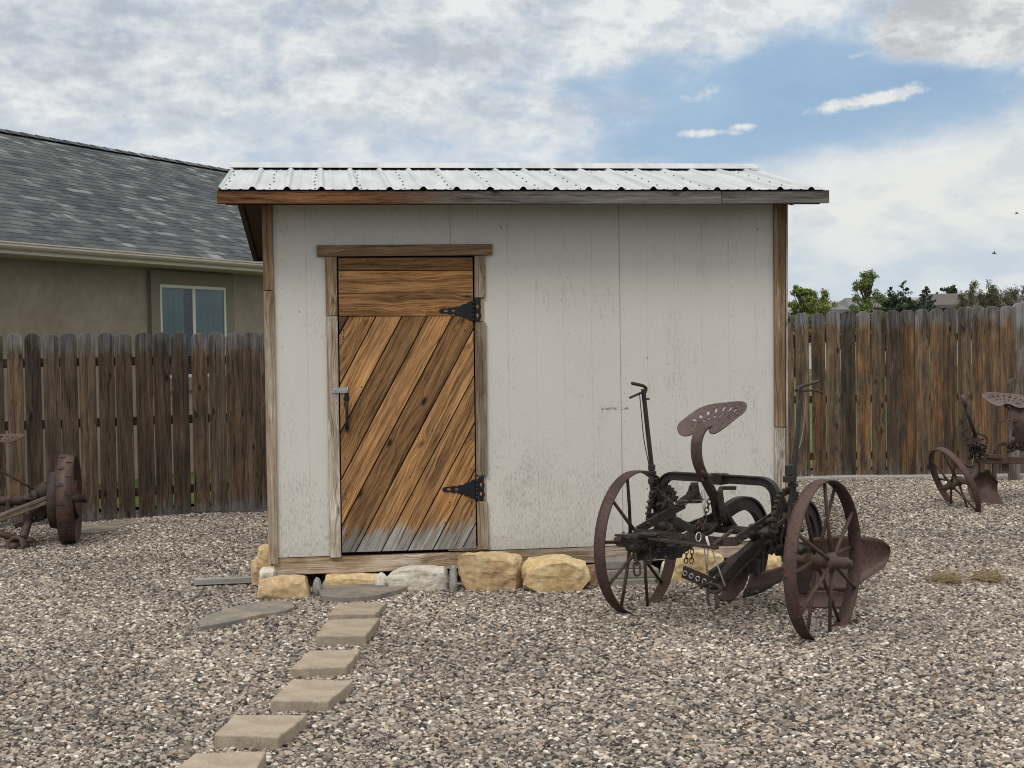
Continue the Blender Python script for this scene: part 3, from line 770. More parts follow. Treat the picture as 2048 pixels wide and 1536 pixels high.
# ridge cap: bent sheet standing a little off the ribs
m = MB(); cx0, cx1 = xl-.02, SH.px(1508, 331, b=RB).x
cl = SH.px(460, 331, b=RB).x
for sgn, b1 in ((-1, RB-.15), (1, RB+.17)):
    z1 = ZR+(.023-sl*.15 if sgn < 0 else -.03); zt = ZR+.049
    m.hexa([(cl, RB, zt-.003), (cx1, RB, zt-.003), (cx1, b1, z1-.003), (cl, b1, z1-.003), (cl, RB, zt), (cx1, RB, zt), (cx1, b1, z1), (cl, b1, z1)])
m.build('ridge_cap', TIN, shed, fix=True)
# deck, soffit, fascia, rakes
m = MB(); e = .012
m.hexa([(xl+.05, EB+.04, ZE-.10), (xr-.05, EB+.04, ZE-.10), (xr-.05, RB, ZR-.10), (xl+.05, RB, ZR-.10), (xl+.05, EB+.04, ZE-e), (xr-.05, EB+.04, ZE-e), (xr-.05, RB, ZR-e), (xl+.05, RB, ZR-e)])
m.hexa([(xl+.05, RB, ZR-.10), (xr-.05, RB, ZR-.10), (xr-.05, RE, ZRE-.10), (xl+.05, RE, ZRE-.10), (xl+.05, RB, ZR-e), (xr-.05, RB, ZR-e), (xr-.05, RE, ZRE-e), (xl+.05, RE, ZRE-e)])
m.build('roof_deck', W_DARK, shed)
zf0 = ZT; zf1 = ZE-.012
fa = fz(1441, 390, b=EB)[0]; fb = fz(1445, 390, b=EB)[0]
m = MB()
nf = lambda u, v: ((u-xl)/(xr-xl), .5)
m.prism([(xl, zf0+.004), (fa+.004, zf0-.005), (fa-.002, zf1+.002), (xl, zf1)], ft(EB-.018, EB+.02), 0, 1, grain=(1, .001), tint=(.85, .22, 0.05), norm=nf)
m.prism([(fa+.007, zf0-.003), (xr, zf0+.004), (xr, zf1+.003), (fa+.002, zf1+.002)], ft(EB-.016, EB+.02), 0, 1, grain=(1, -.001), tint=(.85, .0, .1), norm=nf)
m.build('fascia_board', W_FASCIA, shed, bevel=.003)
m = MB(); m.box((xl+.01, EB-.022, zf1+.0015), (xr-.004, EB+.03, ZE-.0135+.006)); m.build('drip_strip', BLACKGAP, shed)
for x0, x1 in ((xl, xl+.04), (xr-.04, xr)):
    m = MB()
    m.hexa([(x0, EB+.022, zf0+.02), (x1, EB+.022, zf0+.02), (x1, RB, ZR-.13), (x0, RB, ZR-.13), (x0, EB+.022, ZE-.009), (x1, EB+.022, ZE-.009), (x1, RB, ZR-.009), (x0, RB, ZR-.009)])
    m.hexa([(x0, RB, ZR-.13), (x1, RB, ZR-.13), (x1, RE, ZRE-.13), (x0, RE, ZRE-.13), (x0, RB, ZR-.009), (x1, RB, ZR-.009), (x1, RE, ZRE-.009), (x0, RE, ZRE-.009)])
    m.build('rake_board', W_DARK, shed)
m = MB(); m.box((xl, RE, ZRE-.13), (xr, RE+.03, ZRE-.008)); m.build('rear_fascia', W_DARK, shed)
# gable ends above the side walls
for x in (.02, W_-.05):
    m = MB(); m.prism([(0.03, ZT+.05), (DEPTH, ZT+.05), (RE, ZRE-.11), (RB, ZR-.11), (EB+.1, ZE-.10)][::1], lambda u, v, t, x=x: (x+.03*t, u, v), 0, 1)
    m.build('gable_panel', SIDING, shed)

# ------------------------------------------------------------------ stones and slabs round the shed
def rock(name, box_px, z0, deep, mat, label, cat='rock', seed=0, rough=.14, sub=4, group='sandstone blocks along the foot of the shed', Y=None, tilt=0.0, boxy=.75):
    x0, y0, x1, y1 = box_px
    if Y is None: p = gnd((x0+x1)/2, y1, z0); Y = p.y
    a, b = at(x0, y1, Y), at(x1, y0, Y)
    wd, ht = (b.x-a.x), (b.z-z0)+.03
    c = Vector(((a.x+b.x)/2, Y+deep/2, z0-.03+ht/2))
    import bmesh
    bm = bmesh.new(); bmesh.ops.create_cube(bm, size=2.0); bmesh.ops.subdivide_edges(bm, edges=bm.edges, cuts=11, use_grid_fill=True)
    rr = random.Random(seed*13+1); planes = []
    for k in range(26 if cat == 'rock' and 'cobble' not in name else 0):
        n_ = Vector((rr.gauss(0, 1), rr.gauss(0, 1), rr.gauss(0, 1))).normalized()
        sup = abs(n_.x)+abs(n_.y)+abs(n_.z)                      # how far the cube reaches this way
        planes.append((n_, (boxy*sup+(1-boxy)*1.15)*rr.uniform(.72, .93)))
    for v in bm.verts:
        q = v.co.copy() if 'cobble' not in name else v.co.normalized()*1.2; s1 = Vector((seed*3.1, seed*1.7, seed*.9))
        q *= 1+rough*(mnoise.noise(q*1.3+s1)*.9+mnoise.noise(q*3+s1)*.45)
        for n_, d_ in planes:
            e_ = q.dot(n_)-d_
            if e_ > 0: q -= n_*(e_*.99)
        v.co = q
    mx = [max(abs(v.co[i]) for v in bm.verts) for i in range(3)]
    for v in bm.verts:
        v.co = Vector((v.co.x/mx[0]*wd/2, v.co.y/mx[1]*deep/2, v.co.z/mx[2]*ht/2))
    me = bpy.data.meshes.new(name); bm.to_mesh(me); bm.free()
    me.materials.append(mat)
    for p in me.polygons: p.use_smooth = False
    o = bpy.data.objects.new(name, me); COL.objects.link(o); o.location = c; o.rotation_euler = (0, tilt, TH*.6)
    sbs = o.modifiers.new('facet', 'SUBSURF'); sbs.levels = sbs.render_levels = 1; sbs.subdivision_type = 'SIMPLE'
    dsp = o.modifiers.new('chip', 'DISPLACE'); tx = bpy.data.textures.new(name, 'CLOUDS'); tx.noise_scale = .055; dsp.texture = tx; dsp.strength = min(wd, ht)*.075; dsp.mid_level = .5
    return tag(o, label, cat, group)
rock('sandstone_block', (510, 1155, 623, 1200), 0, .20, ROCK_TAN, 'flat pale tan block in front of the shed\'s left corner, a smaller block on it', seed=1, rough=.07, boxy=.92)
rock('sandstone_block', (515, 1138, 548, 1160), .10, .18, ROCK_WHT, 'small cream block under the shed\'s left corner, resting on a longer tan block', seed=2, Y=9.5, rough=.1, boxy=.85)
rock('sandstone_block', (494, 1117, 540, 1149), 0, .30, ROCK_TAN, 'brownish lower block of the two stacked left of the shed corner', seed=3, Y=9.85)
rock('sandstone_block', (509, 1093, 541, 1118), .12, .28, ROCK_YEL, 'small pale upper block of the two stacked left of the shed corner', seed=4, Y=9.9)
rock('cobble_stone', (623, 1156, 641, 1187), 0, .10, ROCK_GRY, 'grey rounded cobble between the flat tan block and the door step slab', 'rock', 5, .08, boxy=.3, group='grey cobbles at the foot of the shed', Y=9.4)
rock('sandstone_block', (640, 1146, 765, 1172), 0, .22, ROCK_YEL, 'low orange-tan rock behind the grey slab below the door', seed=6, Y=9.6)
rock('cobble_stone', (748, 1146, 776, 1159), .0, .08, ROCK_WHT, 'small white cobble behind the slab below the door', 'rock', 7, .08, boxy=.3, group='grey cobbles at the foot of the shed', Y=9.55)
rock('limestone_block', (768, 1136, 902, 1170), 0, .22, ROCK_WHT, 'whitish rock right of the slab below the door', seed=8, Y=9.5)
rock('cobble_stone', (898, 1131, 914, 1148), .07, .09, ROCK_GRY, 'grey cobble squeezed between the whitish rock and the large tan block', 'rock', 9, .08, boxy=.3, group='grey cobbles at the foot of the shed', Y=9.5)
rock('cobble_stone', (898, 1147, 914, 1167), 0, .09, ROCK_GRY, 'lower small grey cobble left of the large tan block', 'rock', 10, .08, boxy=.3, group='grey cobbles at the foot of the shed', Y=9.45)
rock('sandstone_block', (913, 1108, 1047, 1170), 0, .26, ROCK_TAN, 'large wide tan rock right of the shed door', seed=11, Y=9.48)
rock('sandstone_block', (1043, 1119, 1180, 1187), 0, .28, ROCK_YEL, 'large yellow rough-faced rock left of the plough wheel', seed=12)
rock('sandstone_block', (1168, 1128, 1212, 1167), 0, .2, ROCK_RED, 'reddish rock half hidden behind the plough\'s left wheel rim', seed=13, Y=9.62)
rock('sandstone_block', (1338, 1101, 1458, 1152), 0, .24, ROCK_YEL, 'long yellow tan rock seen beneath the plough frame', seed=14, Y=9.72, rough=.2, boxy=.6)
rock('sandstone_block', (1526, 1108, 1566, 1136), 0, .22, ROCK_YEL, 'yellowish rock at the shed\'s right corner behind the plough', seed=15, Y=10.0)
rock('limestone_block', (1500, 1114, 1532, 1142), 0, .2, ROCK_WHT, 'small pale rock left of the yellowish rock behind the plough share', seed=16, Y=9.95)
rock('cobble_stone', (1322, 1122, 1346, 1142), 0, .12, ROCK_WHT, 'small pale cobble between the concrete blocks and the long yellow rock', 'rock', 17, .1, boxy=.4, group='grey cobbles at the foot of the shed', Y=9.8)
def slab(name, poly, z, th, mat, label, cat, group=None, bevel=.006, jig=0.0):
    pts = [gnd(x, y, z) for x, y in poly]; c = sum(pts, Vector())/len(pts)
    m = MB(); m.prism([(p.x-c.x, p.y-c.y) for p in pts], lambda u, v, t: (u, v, -th*(1-t)), 0, 1)
    o = m.build(name, mat, bevel=bevel, seg=2, fix=True); o.location = (c.x, c.y, z)
    return tag(o, label, cat, group)
def jag(poly, n=5, amp=1.4, seed=1):
    rr = random.Random(seed); out = []
    for i in range(len(poly)):
        p, q = poly[i], poly[(i+1) % len(poly)]
        for j in range(n):
            t = j/n; out.append((p[0]+(q[0]-p[0])*t+rr.uniform(-amp, amp)*(j > 0), p[1]+(q[1]-p[1])*t+rr.uniform(-amp, amp)*.45*(j > 0)))
    return out
for i, (x0, y0, x1, y1, lb) in enumerate(((1208, 1121, 1292, 1139, 'topmost short concrete block of the stack behind the plough\'s left wheel'), (1212, 1139, 1320, 1158, 'middle long concrete block of the stack behind the plough\'s left wheel'), (1214, 1158, 1312, 1180, 'lowest concrete block on the gravel behind the plough\'s left wheel'))):
    Y = 9.58+.03*(2-i); a, b = at(x0, y1, Y), at(x1, y0, Y); m = MB()
    m.box((-(b.x-a.x)/2, 0, 0), ((b.x-a.x)/2, .19, b.z-a.z)); o = m.build('concrete_block', BLOCK, bevel=.008, seg=2); o.location = ((a.x+b.x)/2, Y, a.z); o.rotation_euler = (0, 0, TH)
    tag(o, lb, 'concrete block', 'concrete blocks stacked under the shed')
slab('flagstone', jag([(632, 1173), (668, 1164), (720, 1160), (790, 1157.5), (812, 1162), (815, 1172), (795, 1180), (745, 1190), (690, 1195), (645, 1191)], 3, 1.0), .045, .05, FLAG, 'dark grey flagstone step directly below the shed door', 'flagstone', 'grey flagstones')
slab('flagstone', jag([(396, 1241), (412, 1231), (475, 1210), (540, 1201), (585, 1203), (590, 1212), (572, 1220), (530, 1226), (460, 1242), (400, 1253)], 3, 1.0, 2), .03, .035, FLAG, 'long tapering grey flagstone left of the paving block path', 'flagstone', 'grey flagstones')
slab('flagstone', jag([(165, 1043), (215, 1040), (272, 1041), (255, 1049), (232, 1058), (190, 1065), (150, 1064)], 3, .7, 3), .075, .04, FLAG, 'pale flat flagstone beside the lugged iron wheel', 'flagstone', 'grey flagstones')
# paving blocks; corners of their tops as read off
PV = [([(655, 1229), (751, 1227), (775, 1203), (675, 1207)], 'farthest tan paving block of the path, touching the next one'),
      ([(630, 1272), (732, 1271), (760, 1235), (657, 1239)], 'tan paving block of the path, second from the shed door'),
      ([(580, 1337), (693, 1333), (722, 1298), (618, 1301)], 'tan paving block in the middle of the path, third from the shed'),
      ([(540, 1401), (657, 1402), (706, 1361), (586, 1358)], 'wide tan paving block, fourth from the shed along the path'),
      ([(428, 1469), (557, 1474), (613, 1430), (468, 1429)], 'tan paving block with a notched lower edge, last whole one before the camera'),
      ([(322, 1563), (500, 1563), (533, 1502), (388, 1506)], 'tan paving block cut off by the photo\'s bottom edge')]
for i, (q, lb) in enumerate(PV): slab('paving_block', jag(q, 7, 1.1, 30+i), (.045, .055, .05, .055, .06, .055)[i], .075, PAVER, lb, 'paving block', 'tan paving blocks leading to the shed door', bevel=.007)
# timber offcut
p, q = gnd(388, 1163, .04), gnd(518, 1158, .04)
m = MB(); L = (q-p).length
m.prism([(0, 0), (L, 0), (L, .085), (0, .085)], lambda u, v, t: (u, v, .04*t), 0, 1, grain=(1, 0), tint=(1.0, 0, .8))
o = m.build('timber_offcut', W_GREY, bevel=.003); o.location = (p.x, p.y, .012); o.rotation_euler = (0, 0, math.atan2(q.y-p.y, q.x-p.x))
tag(o, 'bleached grey timber offcut lying on the gravel by the shed\'s left corner', 'timber')
# ------------------------------------------------------------------ fences
def fence(label, pa, pb, Ya, Yb, pickets, wpx, zbase, rails, warm, seed, group):
    rr = random.Random(seed)
    A, B = at(pa, 800, Ya), at(pb, 800, Yb)
    F = Frame((A.x, A.y, 0), math.atan2(B.y-A.y, B.x-A.x))
    root = tag(empty('picket_fence', F.o, F.rz), label, 'fence', group)
    Ltot = (B-A).xy.length
    for zr in rails:
        m = MB(); m.prism([(-.1, zr-.042), (Ltot, zr-.042), (Ltot, zr+.042), (-.1, zr+.042)], lambda u, v, t: (u, .024+.038*t, v), 0, 1, grain=(1, 0), tint=(.55, .1, .2))
        m.build('rail', W_FENCE, root)
    for cx, ty, by in pickets:
        c = F.px(cx, 800, b=0).x; w2 = (F.px(cx+wpx/2, 800, b=0).x-F.px(cx-wpx/2, 800, b=0).x)/2*rr.uniform(.96, 1.03)
        zt = F.px(cx, ty, b=0).z; z0 = max(zbase-.04, F.px(cx, by, b=0).z-.02); cut = .043*rr.uniform(.85, 1.15); lean = rr.uniform(-.006, .006)
        poly = [(-w2, z0), (w2, z0), (w2+lean, zt-cut*1.05), (w2-cut*.36+lean, zt-cut*.48), (w2-cut+lean, zt-.002), (lean, zt+.001), (-w2+cut+lean, zt-.002), (-w2+cut*.36+lean, zt-cut*.48), (-w2+lean, zt-cut*1.05)]
        ht = zt-z0
        # split in height so that weathering follows the board
        m = MB(); wr, gr, br = rr.random()**.7, rr.uniform(-.06, .34), rr.uniform(.58, 1.28)
        tn = (br, warm*wr, gr*(1-warm*wr*.8))
        yb = rr.uniform(-.009, .006)
        m.prism([(c+u, v) for u, v in poly], lambda u, v, t: (u, yb+.019*t, v), 0, 1, grain=(0, 1), tint=tn, norm=lambda u, v: ((u-c)/w2*.5+.5, (v-z0)/ht))
        m.build('picket', W_FENCE, root, bevel=.005)
    return F, root
lp = [(-80, 666, 1042), (-43, 667, 1041), (-7, 666, 1041), (31, 666, 1041), (68, 666, 1040), (105, 667.5, 1039), (140, 666, 1039), (177, 665, 1038), (214, 665, 1038), (250, 666.5, 1036), (290, 664.5, 1031), (325.5, 664, 1028), (361, 664.5, 1024), (400.5, 666, 1021), (435.5, 664.5, 1020), (470.5, 665.5, 1018), (503.5, 664, 1016), (537, 665, 1015), (571, 665, 1014)]
lp = [(-80-36.5*k, 666+(k % 3), 1042) for k in range(9, 0, -1)]+lp
FL, fl_root = fence('dark weathered dog-eared picket fence between the tan house and the shed', -440, 600, 12.03, 14.3, lp, 32.8, .05, (1.62, 1.03, .33), .30, 11, 'weathered picket fences')
rp = [(1575, 627, 964), (1606, 626.5, 963), (1638, 627, 963), (1667.5, 621.7, 962), (1697, 622, 961), (1727.5, 622.4, 960), (1757.5, 620, 959.5), (1788, 620, 958), (1816.5, 620, 957), (1845, 617.5, 956), (1874.5, 617, 955), (1902, 617, 954), (1930, 614, 953), (1959, 613, 952), (1986, 612, 951), (2014.5, 611.7, 950), (2078, 611, 949), (2107, 611, 948), (2136, 610, 948)]
rp = [(1575-29.5*k, 627, 965) for k in range(5, 0, -1)]+rp+[(2136+29*k, 610, 947) for k in range(1, 12)]
FRr, fr_root = fence('warm brown dog-eared picket fence to the right of the shed', 1400, 2490, 15.4, 15.4, rp, 28.0, .12, (1.74, 1.06, .42), .85, 23, 'weathered picket fences')
m = MB(); c = FRr.px(2042, 700, b=0).x; zt = FRr.px(2042, 606, b=0).z
m.prism([(c-.085, .1), (c+.085, .1), (c+.085, zt-.04), (c+.04, zt), (c-.04, zt), (c-.085, zt-.04)], lambda u, v, t: (u, -.03+.09*t, v), 0, 1, grain=(0, 1), tint=(1.5, .05, .6), norm=lambda u, v: (.5, v/2))
m.build('post', W_FENCE, fr_root, bevel=.004)
m = MB(); c = FRr.px(2026, 700, b=-.5).x; zt = FRr.px(2026, 757, b=-.5).z
m.prism([(c-.055, .08), (c+.055, .08), (c+.055, zt-.05), (c+.025, zt), (c-.025, zt), (c-.055, zt-.05)], lambda u, v, t: (u, -.53+.06*t, v), 0, 1, grain=(0, 1), tint=(1.25, .05, .6), norm=lambda u, v: (.5, v/2))
o = m.build('wooden_post', W_FENCE, None, bevel=.004); o.location = FRr.o; o.rotation_euler = (0, 0, FRr.rz)
tag(o, 'short pointed grey wooden post standing behind the iron seat at the right edge', 'post')
# concrete mow curb under the right fence
m = MB(); c0, c1 = FRr.px(1440, 960, b=-.1).x, FRr.px(2470, 950, b=-.1).x; vs = []; fs = []; n = 24
for i in range(n+1):
    x = c0+(c1-c0)*i/n; wx = FRr.o.x+x; zz = gz(wx, 15.4)+.03+.004*mnoise.noise(Vector((x*2, 0, 0)))
    vs += [(x, -.16, zz-.09), (x, -.16, zz-.006), (x, -.15, zz), (x, .10, zz), (x, .10, zz-.09)]
for i in range(n):
    for j in range(4): fs.append((5*i+j, 5*i+5+j, 5*i+6+j, 5*i+1+j)[::-1])
m.add(vs, fs); o = m.build('concrete_curb', CURB, fix=True); o.location = FRr.o; o.rotation_euler = (0, 0, FRr.rz)
tag(o, 'low concrete mow curb along the foot of the right-hand fence', 'curb')

# ------------------------------------------------------------------ neighbour's house
HA = math.atan2(2750, 1352)
_e = at(0, 487, 14.8)
HF = Frame((_e.x, _e.y, 0), HA)
house = tag(empty('neighbour_house', HF.o, HA), 'tan stucco house with grey shingle roof behind the left fence', 'house')
ze = HF.px(0, 481, b=-.02).z; WB = .48; RUN = 4.15; a0, a1 = -2.3, 10.5
rid = HF.px(0, 262, b=RUN); zr = rid.z
zs = ze-.135                                    # soffit
m = MB()
m.add([(a0+.3, WB, 0), (a1-.3, WB, 0), (a1-.3, WB, zs+.02), (a0+.3, WB, zs+.02)], [(0, 1, 2, 3)])
for a in (a0+.3, a1-.3):
    m.add([(a, WB, 0), (a, 2*RUN-WB, 0), (a, 2*RUN-WB, zs), (a, RUN, zr-.12), (a, WB, zs)], [(0, 1, 2, 3, 4)])
m.add([(a0+.3, 2*RUN-WB, 0), (a1-.3, 2*RUN-WB, 0), (a1-.3, 2*RUN-WB, zs), (a0+.3, 2*RUN-WB, zs)], [(0, 3, 2, 1)])
m.build('wall', STUCCO, house)
m = MB(); SLEN = math.hypot(RUN, zr-ze)
rows = int(SLEN/.14); prev = None
for sgn in (0, 1):
    for i in range(rows+1):                     # each course laps the one below
        t0 = i/rows*1.0; t1 = min(1, (i+1)/rows)
        if t0 >= 1: break
        b0_, z0_ = RUN*t0, ze+(zr-ze)*t0; b1_, z1_ = RUN*t1, ze+(zr-ze)*t1
        if sgn: b0_, b1_ = 2*RUN-b0_, 2*RUN-b1_
        lift = .006
        vs = [(a0, b0_, z0_), (a1, b0_, z0_), (a1, b0_, z0_+lift), (a0, b0_, z0_+lift), (a1, b1_, z1_+.002), (a0, b1_, z1_+.002)]
        uv0, uv1 = i*.14, (i+1)*.14
        m.add(vs, [(0, 1, 2, 3), (3, 2, 4, 5)] if not sgn else [(3, 2, 1, 0), (5, 4, 2, 3)], uvs=[[(a0, uv0), (a1, uv0), (a1, uv0+.004), (a0, uv0+.004)], [(a0, uv0+.004), (a1, uv0+.004), (a1, uv1-.001), (a0, uv1-.001)]] if not sgn else [[(a0, uv0)]*4, [(a0, uv1), (a1, uv1), (a1, uv0), (a0, uv0)]])
roof = m.build('roof', SHINGLE, house)
m = MB()
for i in range(44):
    x = a0+(a1-a0)*i/44; x2 = a0+(a1-a0)*(i+1)/44+.02
    for s_ in (-1, 1):
        q = [(x, RUN, zr+.040), (x2, RUN, zr+.030), (x2, RUN+s_*.15, zr-.043), (x, RUN+s_*.15, zr-.033)]
        m.add(q, [(0, 1, 2, 3) if s_ < 0 else (3, 2, 1, 0)], uvs=[[(x, .03), (x2, .03), (x2, .12), (x, .12)]])
m.build('ridge_shingles', SHINGLE, roof)
m = MB()                                        # K-style gutter, fascia, soffit
prof = [(-.02, ze-.015), (-.095, ze-.008), (-.11, ze-.008), (-.11, ze-.024), (-.095, ze-.030), (-.10, ze-.052), (-.085, ze-.070), (-.065, ze-.085), (-.02, ze-.085)]
vs = [(a, b, z) for a in (a0, a1) for b, z in prof]; n = len(prof)
m.add(vs, [(i, i+1, n+i+1, n+i) for i in range(n-1)]+[tuple(range(n)), tuple(range(2*n-1, n-1, -1))]); m.build('gutter', GUTTER, house, fix=True)
m = MB(); m.box((a0, -.018, ze-.130), (a1, .02, ze-.008)); m.build('fascia', GUTTER, house)
m = MB(); m.box((a0, .022, zs), (a1, WB+.02, zs+.015)); m.build('soffit', GUTTER, house)
wf = lambda x, y: HF.px(x, y, b=WB)
w0, w1 = wf(313, 600).x, wf(446, 600).x; wt = wf(313, 568).z; wb = wt-1.22
tb = wf(302, 600).x-w0
m = MB(); bd = .17
for q in (((w0-bd, wb-bd), (w0, wt+bd)), ((w1, wb-bd), (w1+bd, wt+bd)), ((w0, wt), (w1, wt+bd)), ((w0, wb-bd), (w1, wb))):
    m.box((q[0][0], WB-.062, q[0][1]), (q[1][0], WB+.01, q[1][1]))
m.build('window_surround', STUCCO_TRIM, house)
wm = (w0+w1)/2; fr = MB(); t_ = .045
for q in ((w0, wb, w0+t_, wt), (w1-t_, wb, w1, wt), (wm-.03, wb, wm+.03, wt), (w0+t_, wt-t_, wm-.03, wt), (wm+.03, wt-t_, w1-t_, wt), (w0+t_, wb, wm-.03, wb+t_), (wm+.03, wb, w1-t_, wb+t_)):
    fr.box((q[0], WB-.056, q[1]), (q[2], WB-.004, q[3]))
win = fr.build('window_frame', VINYL, house, bevel=.004)
m = MB(); m.box((w0+.01, WB-.0035, wb+.01), (w1-.01, WB-.0015, wt-.01)); m.build('window_backing', plain('dim_room', (.10, .13, .14), .9), win)
for xa, xb in ((w0+t_, wm-.03), (wm+.03, w1-t_)):
    m = MB(); n = 120; vs = []; xc = xb-.16 if xb < wm else xb
    for i in range(n+1):
        x = xa+(xc-xa)*i/n; y = WB-.022+.013*math.sin(x*46+math.sin(x*17)*1.5)
        vs += [(x, y, wb+t_), (x, y, wt-t_)]
    m.add(vs, [(2*i, 2*i+2, 2*i+3, 2*i+1) for i in range(n)], smooth=True); m.build('curtain', CURTAIN, win)
    m = MB(); m.add([(xa, WB-.045, wb+t_), (xb, WB-.045, wb+t_), (xb, WB-.045, wt-t_), (xa, WB-.045, wt-t_)], [(0, 1, 2, 3)]); m.build('pane', GLASS, win)
# strip of lawn behind the left fence
m = MB(); q = [at(-200, 1000, 13.3), at(520, 1000, 14.6), at(560, 1000, 19), at(-160, 1000, 19)]
m.add([(p.x, p.y, .115) for p in q], [(0, 1, 2, 3)]); tag(m.build('lawn', LAWN), kind='structure')

# ------------------------------------------------------------------ far houses, hills, trees
def ridge_line(name, Y, prof, mat):             # far mesa: a long hill with depth
    m = MB(); vs = []; n = len(prof)
    for px, py in prof:
        p = at(px, py, Y); vs += [(p.x, p.y-220, -1), (p.x, p.y, p.z), (p.x*1.2, p.y+500, p.z*.9)]
    m.add(vs, [(3*i+j, 3*i+3+j, 3*i+4+j, 3*i+1+j) for i in range(n-1) for j in range(2)], smooth=True); return m.build(name, mat, fix=True)
HILL = plain('pale_dry_hillside', (.30, .285, .285), .95, var=.12, sc=.03)
o = ridge_line('hills', 1500, [(-900, 660), (-300, 650), (300, 640), (900, 626), (1500, 606), (1650, 603), (1720, 600), (1880, 592), (2000, 590), (2120, 594), (2400, 600), (3000, 640)], HILL); o['kind'] = 'structure'
HROOF = plain('far_brown_roof', (.105, .092, .082), .9, var=.12, sc=.8)
HROOF2 = plain('far_grey_roof', (.15, .148, .15), .9, var=.12, sc=.8)
HWALL = plain('far_white_wall', (.60, .60, .58), .8, var=.08, sc=.5)
HWALL2 = plain('far_tan_wall', (.35, .30, .24), .8, var=.08, sc=.5)
DARKWIN = plain('far_dark_pane', (.05, .06, .07), .3)
def far_house(x0, x1, yeave, yridge, Y, wall, roofm, label, inset=.22, wins=()):
    a, b = at(x0, yeave, Y), at(x1, yeave, Y); zr_ = at((x0+x1)/2, yridge, Y+4).z; D = 9.0
    c = Vector(((a.x+b.x)/2, Y, 0)); root = tag(empty('distant_house', c), label, 'house', 'houses beyond the right fence')
    h = (b.x-a.x)/2; z = (a.z+b.z)/2
    m = MB(); m.box((-h+.4, .4, 0), (h-.4, D-.4, z)); m.build('wall', wall, root)
    m = MB(); i = h*inset*2
    m.add([(-h, 0, z-.05), (h, 0, z-.05), (h, D, z-.05), (-h, D, z-.05), (-h+i, D/2, zr_), (h-i, D/2, zr_), (-h, 0, z-.28), (h, 0, z-.28), (h, D, z-.28), (-h, D, z-.28)],
          [(0, 1, 5, 4), (1, 2, 5), (2, 3, 4, 5), (3, 0, 4), (0, 6, 7, 1), (1, 7, 8, 2), (2, 8, 9, 3), (3, 9, 6, 0), (9, 8, 7, 6)]); m.build('roof', roofm, root)
    for wx, wy, ww, wh in wins:
        p = at(wx, wy, Y+.38); m = MB(); m.box((p.x-c.x, .36, p.z-wh), (p.x-c.x+ww, .44, p.z)); m.build('window', DARKWIN, root)
    return root
far_house(1868, 2012, 607, 586, 92, HWALL, HROOF, 'white house with brown hip roof behind the bare trees', .2, [(1885, 611, .5, .9), (1965, 611, .8, 1.0)])
far_house(1700, 1860, 612, 594, 120, HWALL2, HROOF2, 'low tan house with grey roof behind the tall green tree and the pines', .1, [(1800, 616, 1.2, .8)])
far_house(1655, 1702, 617, 603, 78, HWALL, HROOF2, 'small pale gabled house between the leafy shrub and the tall green tree', .02, [(1672, 621, .4, .6)])
far_house(2012, 2110, 607, 598, 84, HWALL, HROOF2, 'white house cut by the right edge of the photo', .2)

def leafy(name, fol, trunk_mat, root, clumps, n, size, seed, flat=.0):
    rr = random.Random(seed); m = MB(); tot = sum(c[3]**2 for c in clumps)
    for cx, cy, cz, r_, sq in clumps:
        for k in range(max(8, int(n*r_*r_/tot))):
            while True:
                p = Vector((rr.uniform(-1, 1), rr.uniform(-1, 1), rr.uniform(-1, 1)))
                if .12 < p.length < 1: break
            p = p*(.35+.65*rr.random()**.5)*1.12
            c = Vector((cx+p.x*r_, cy+p.y*r_, cz+p.z*r_*sq)); s = size*rr.uniform(.5, 1.3)
            u = Vector((rr.gauss(0, 1), rr.gauss(0, 1), rr.gauss(0, 1)*(1-flat))).normalized(); v = u.orthogonal().normalized(); v = v*math.cos(rr.random()*6)+u.cross(v)*math.sin(rr.random()*6)
            m.add([c-u*s, c+v*s*.55-u*s*.1, c+u*s, c-v*s*.55+u*s*.1], [(0, 1, 2, 3)])
    return m.build(name, fol, root)
def limbs(m, p, d, L, r_, depth, rr, spread=.55, up=.15):
    q = p+d*L*.5+Vector((rr.uniform(-1, 1), rr.uniform(-1, 1), 0))*L*.05; e = p+d*L
    m.tube([p, q, e], [r_, r_*.82, r_*.62], 5 if depth > 2 else 4)
    out = [e]
    if depth > 0:
        for k in range(rr.choice((2, 3, 3))):
            nd = (d+Vector((rr.gauss(0, spread), rr.gauss(0, spread), rr.gauss(up, spread*.5)))).normalized()
            out += limbs(m, e if k else q.lerp(e, .6), nd, L*rr.uniform(.62, .85), r_*.60, depth-1, rr, spread, up)
    return out
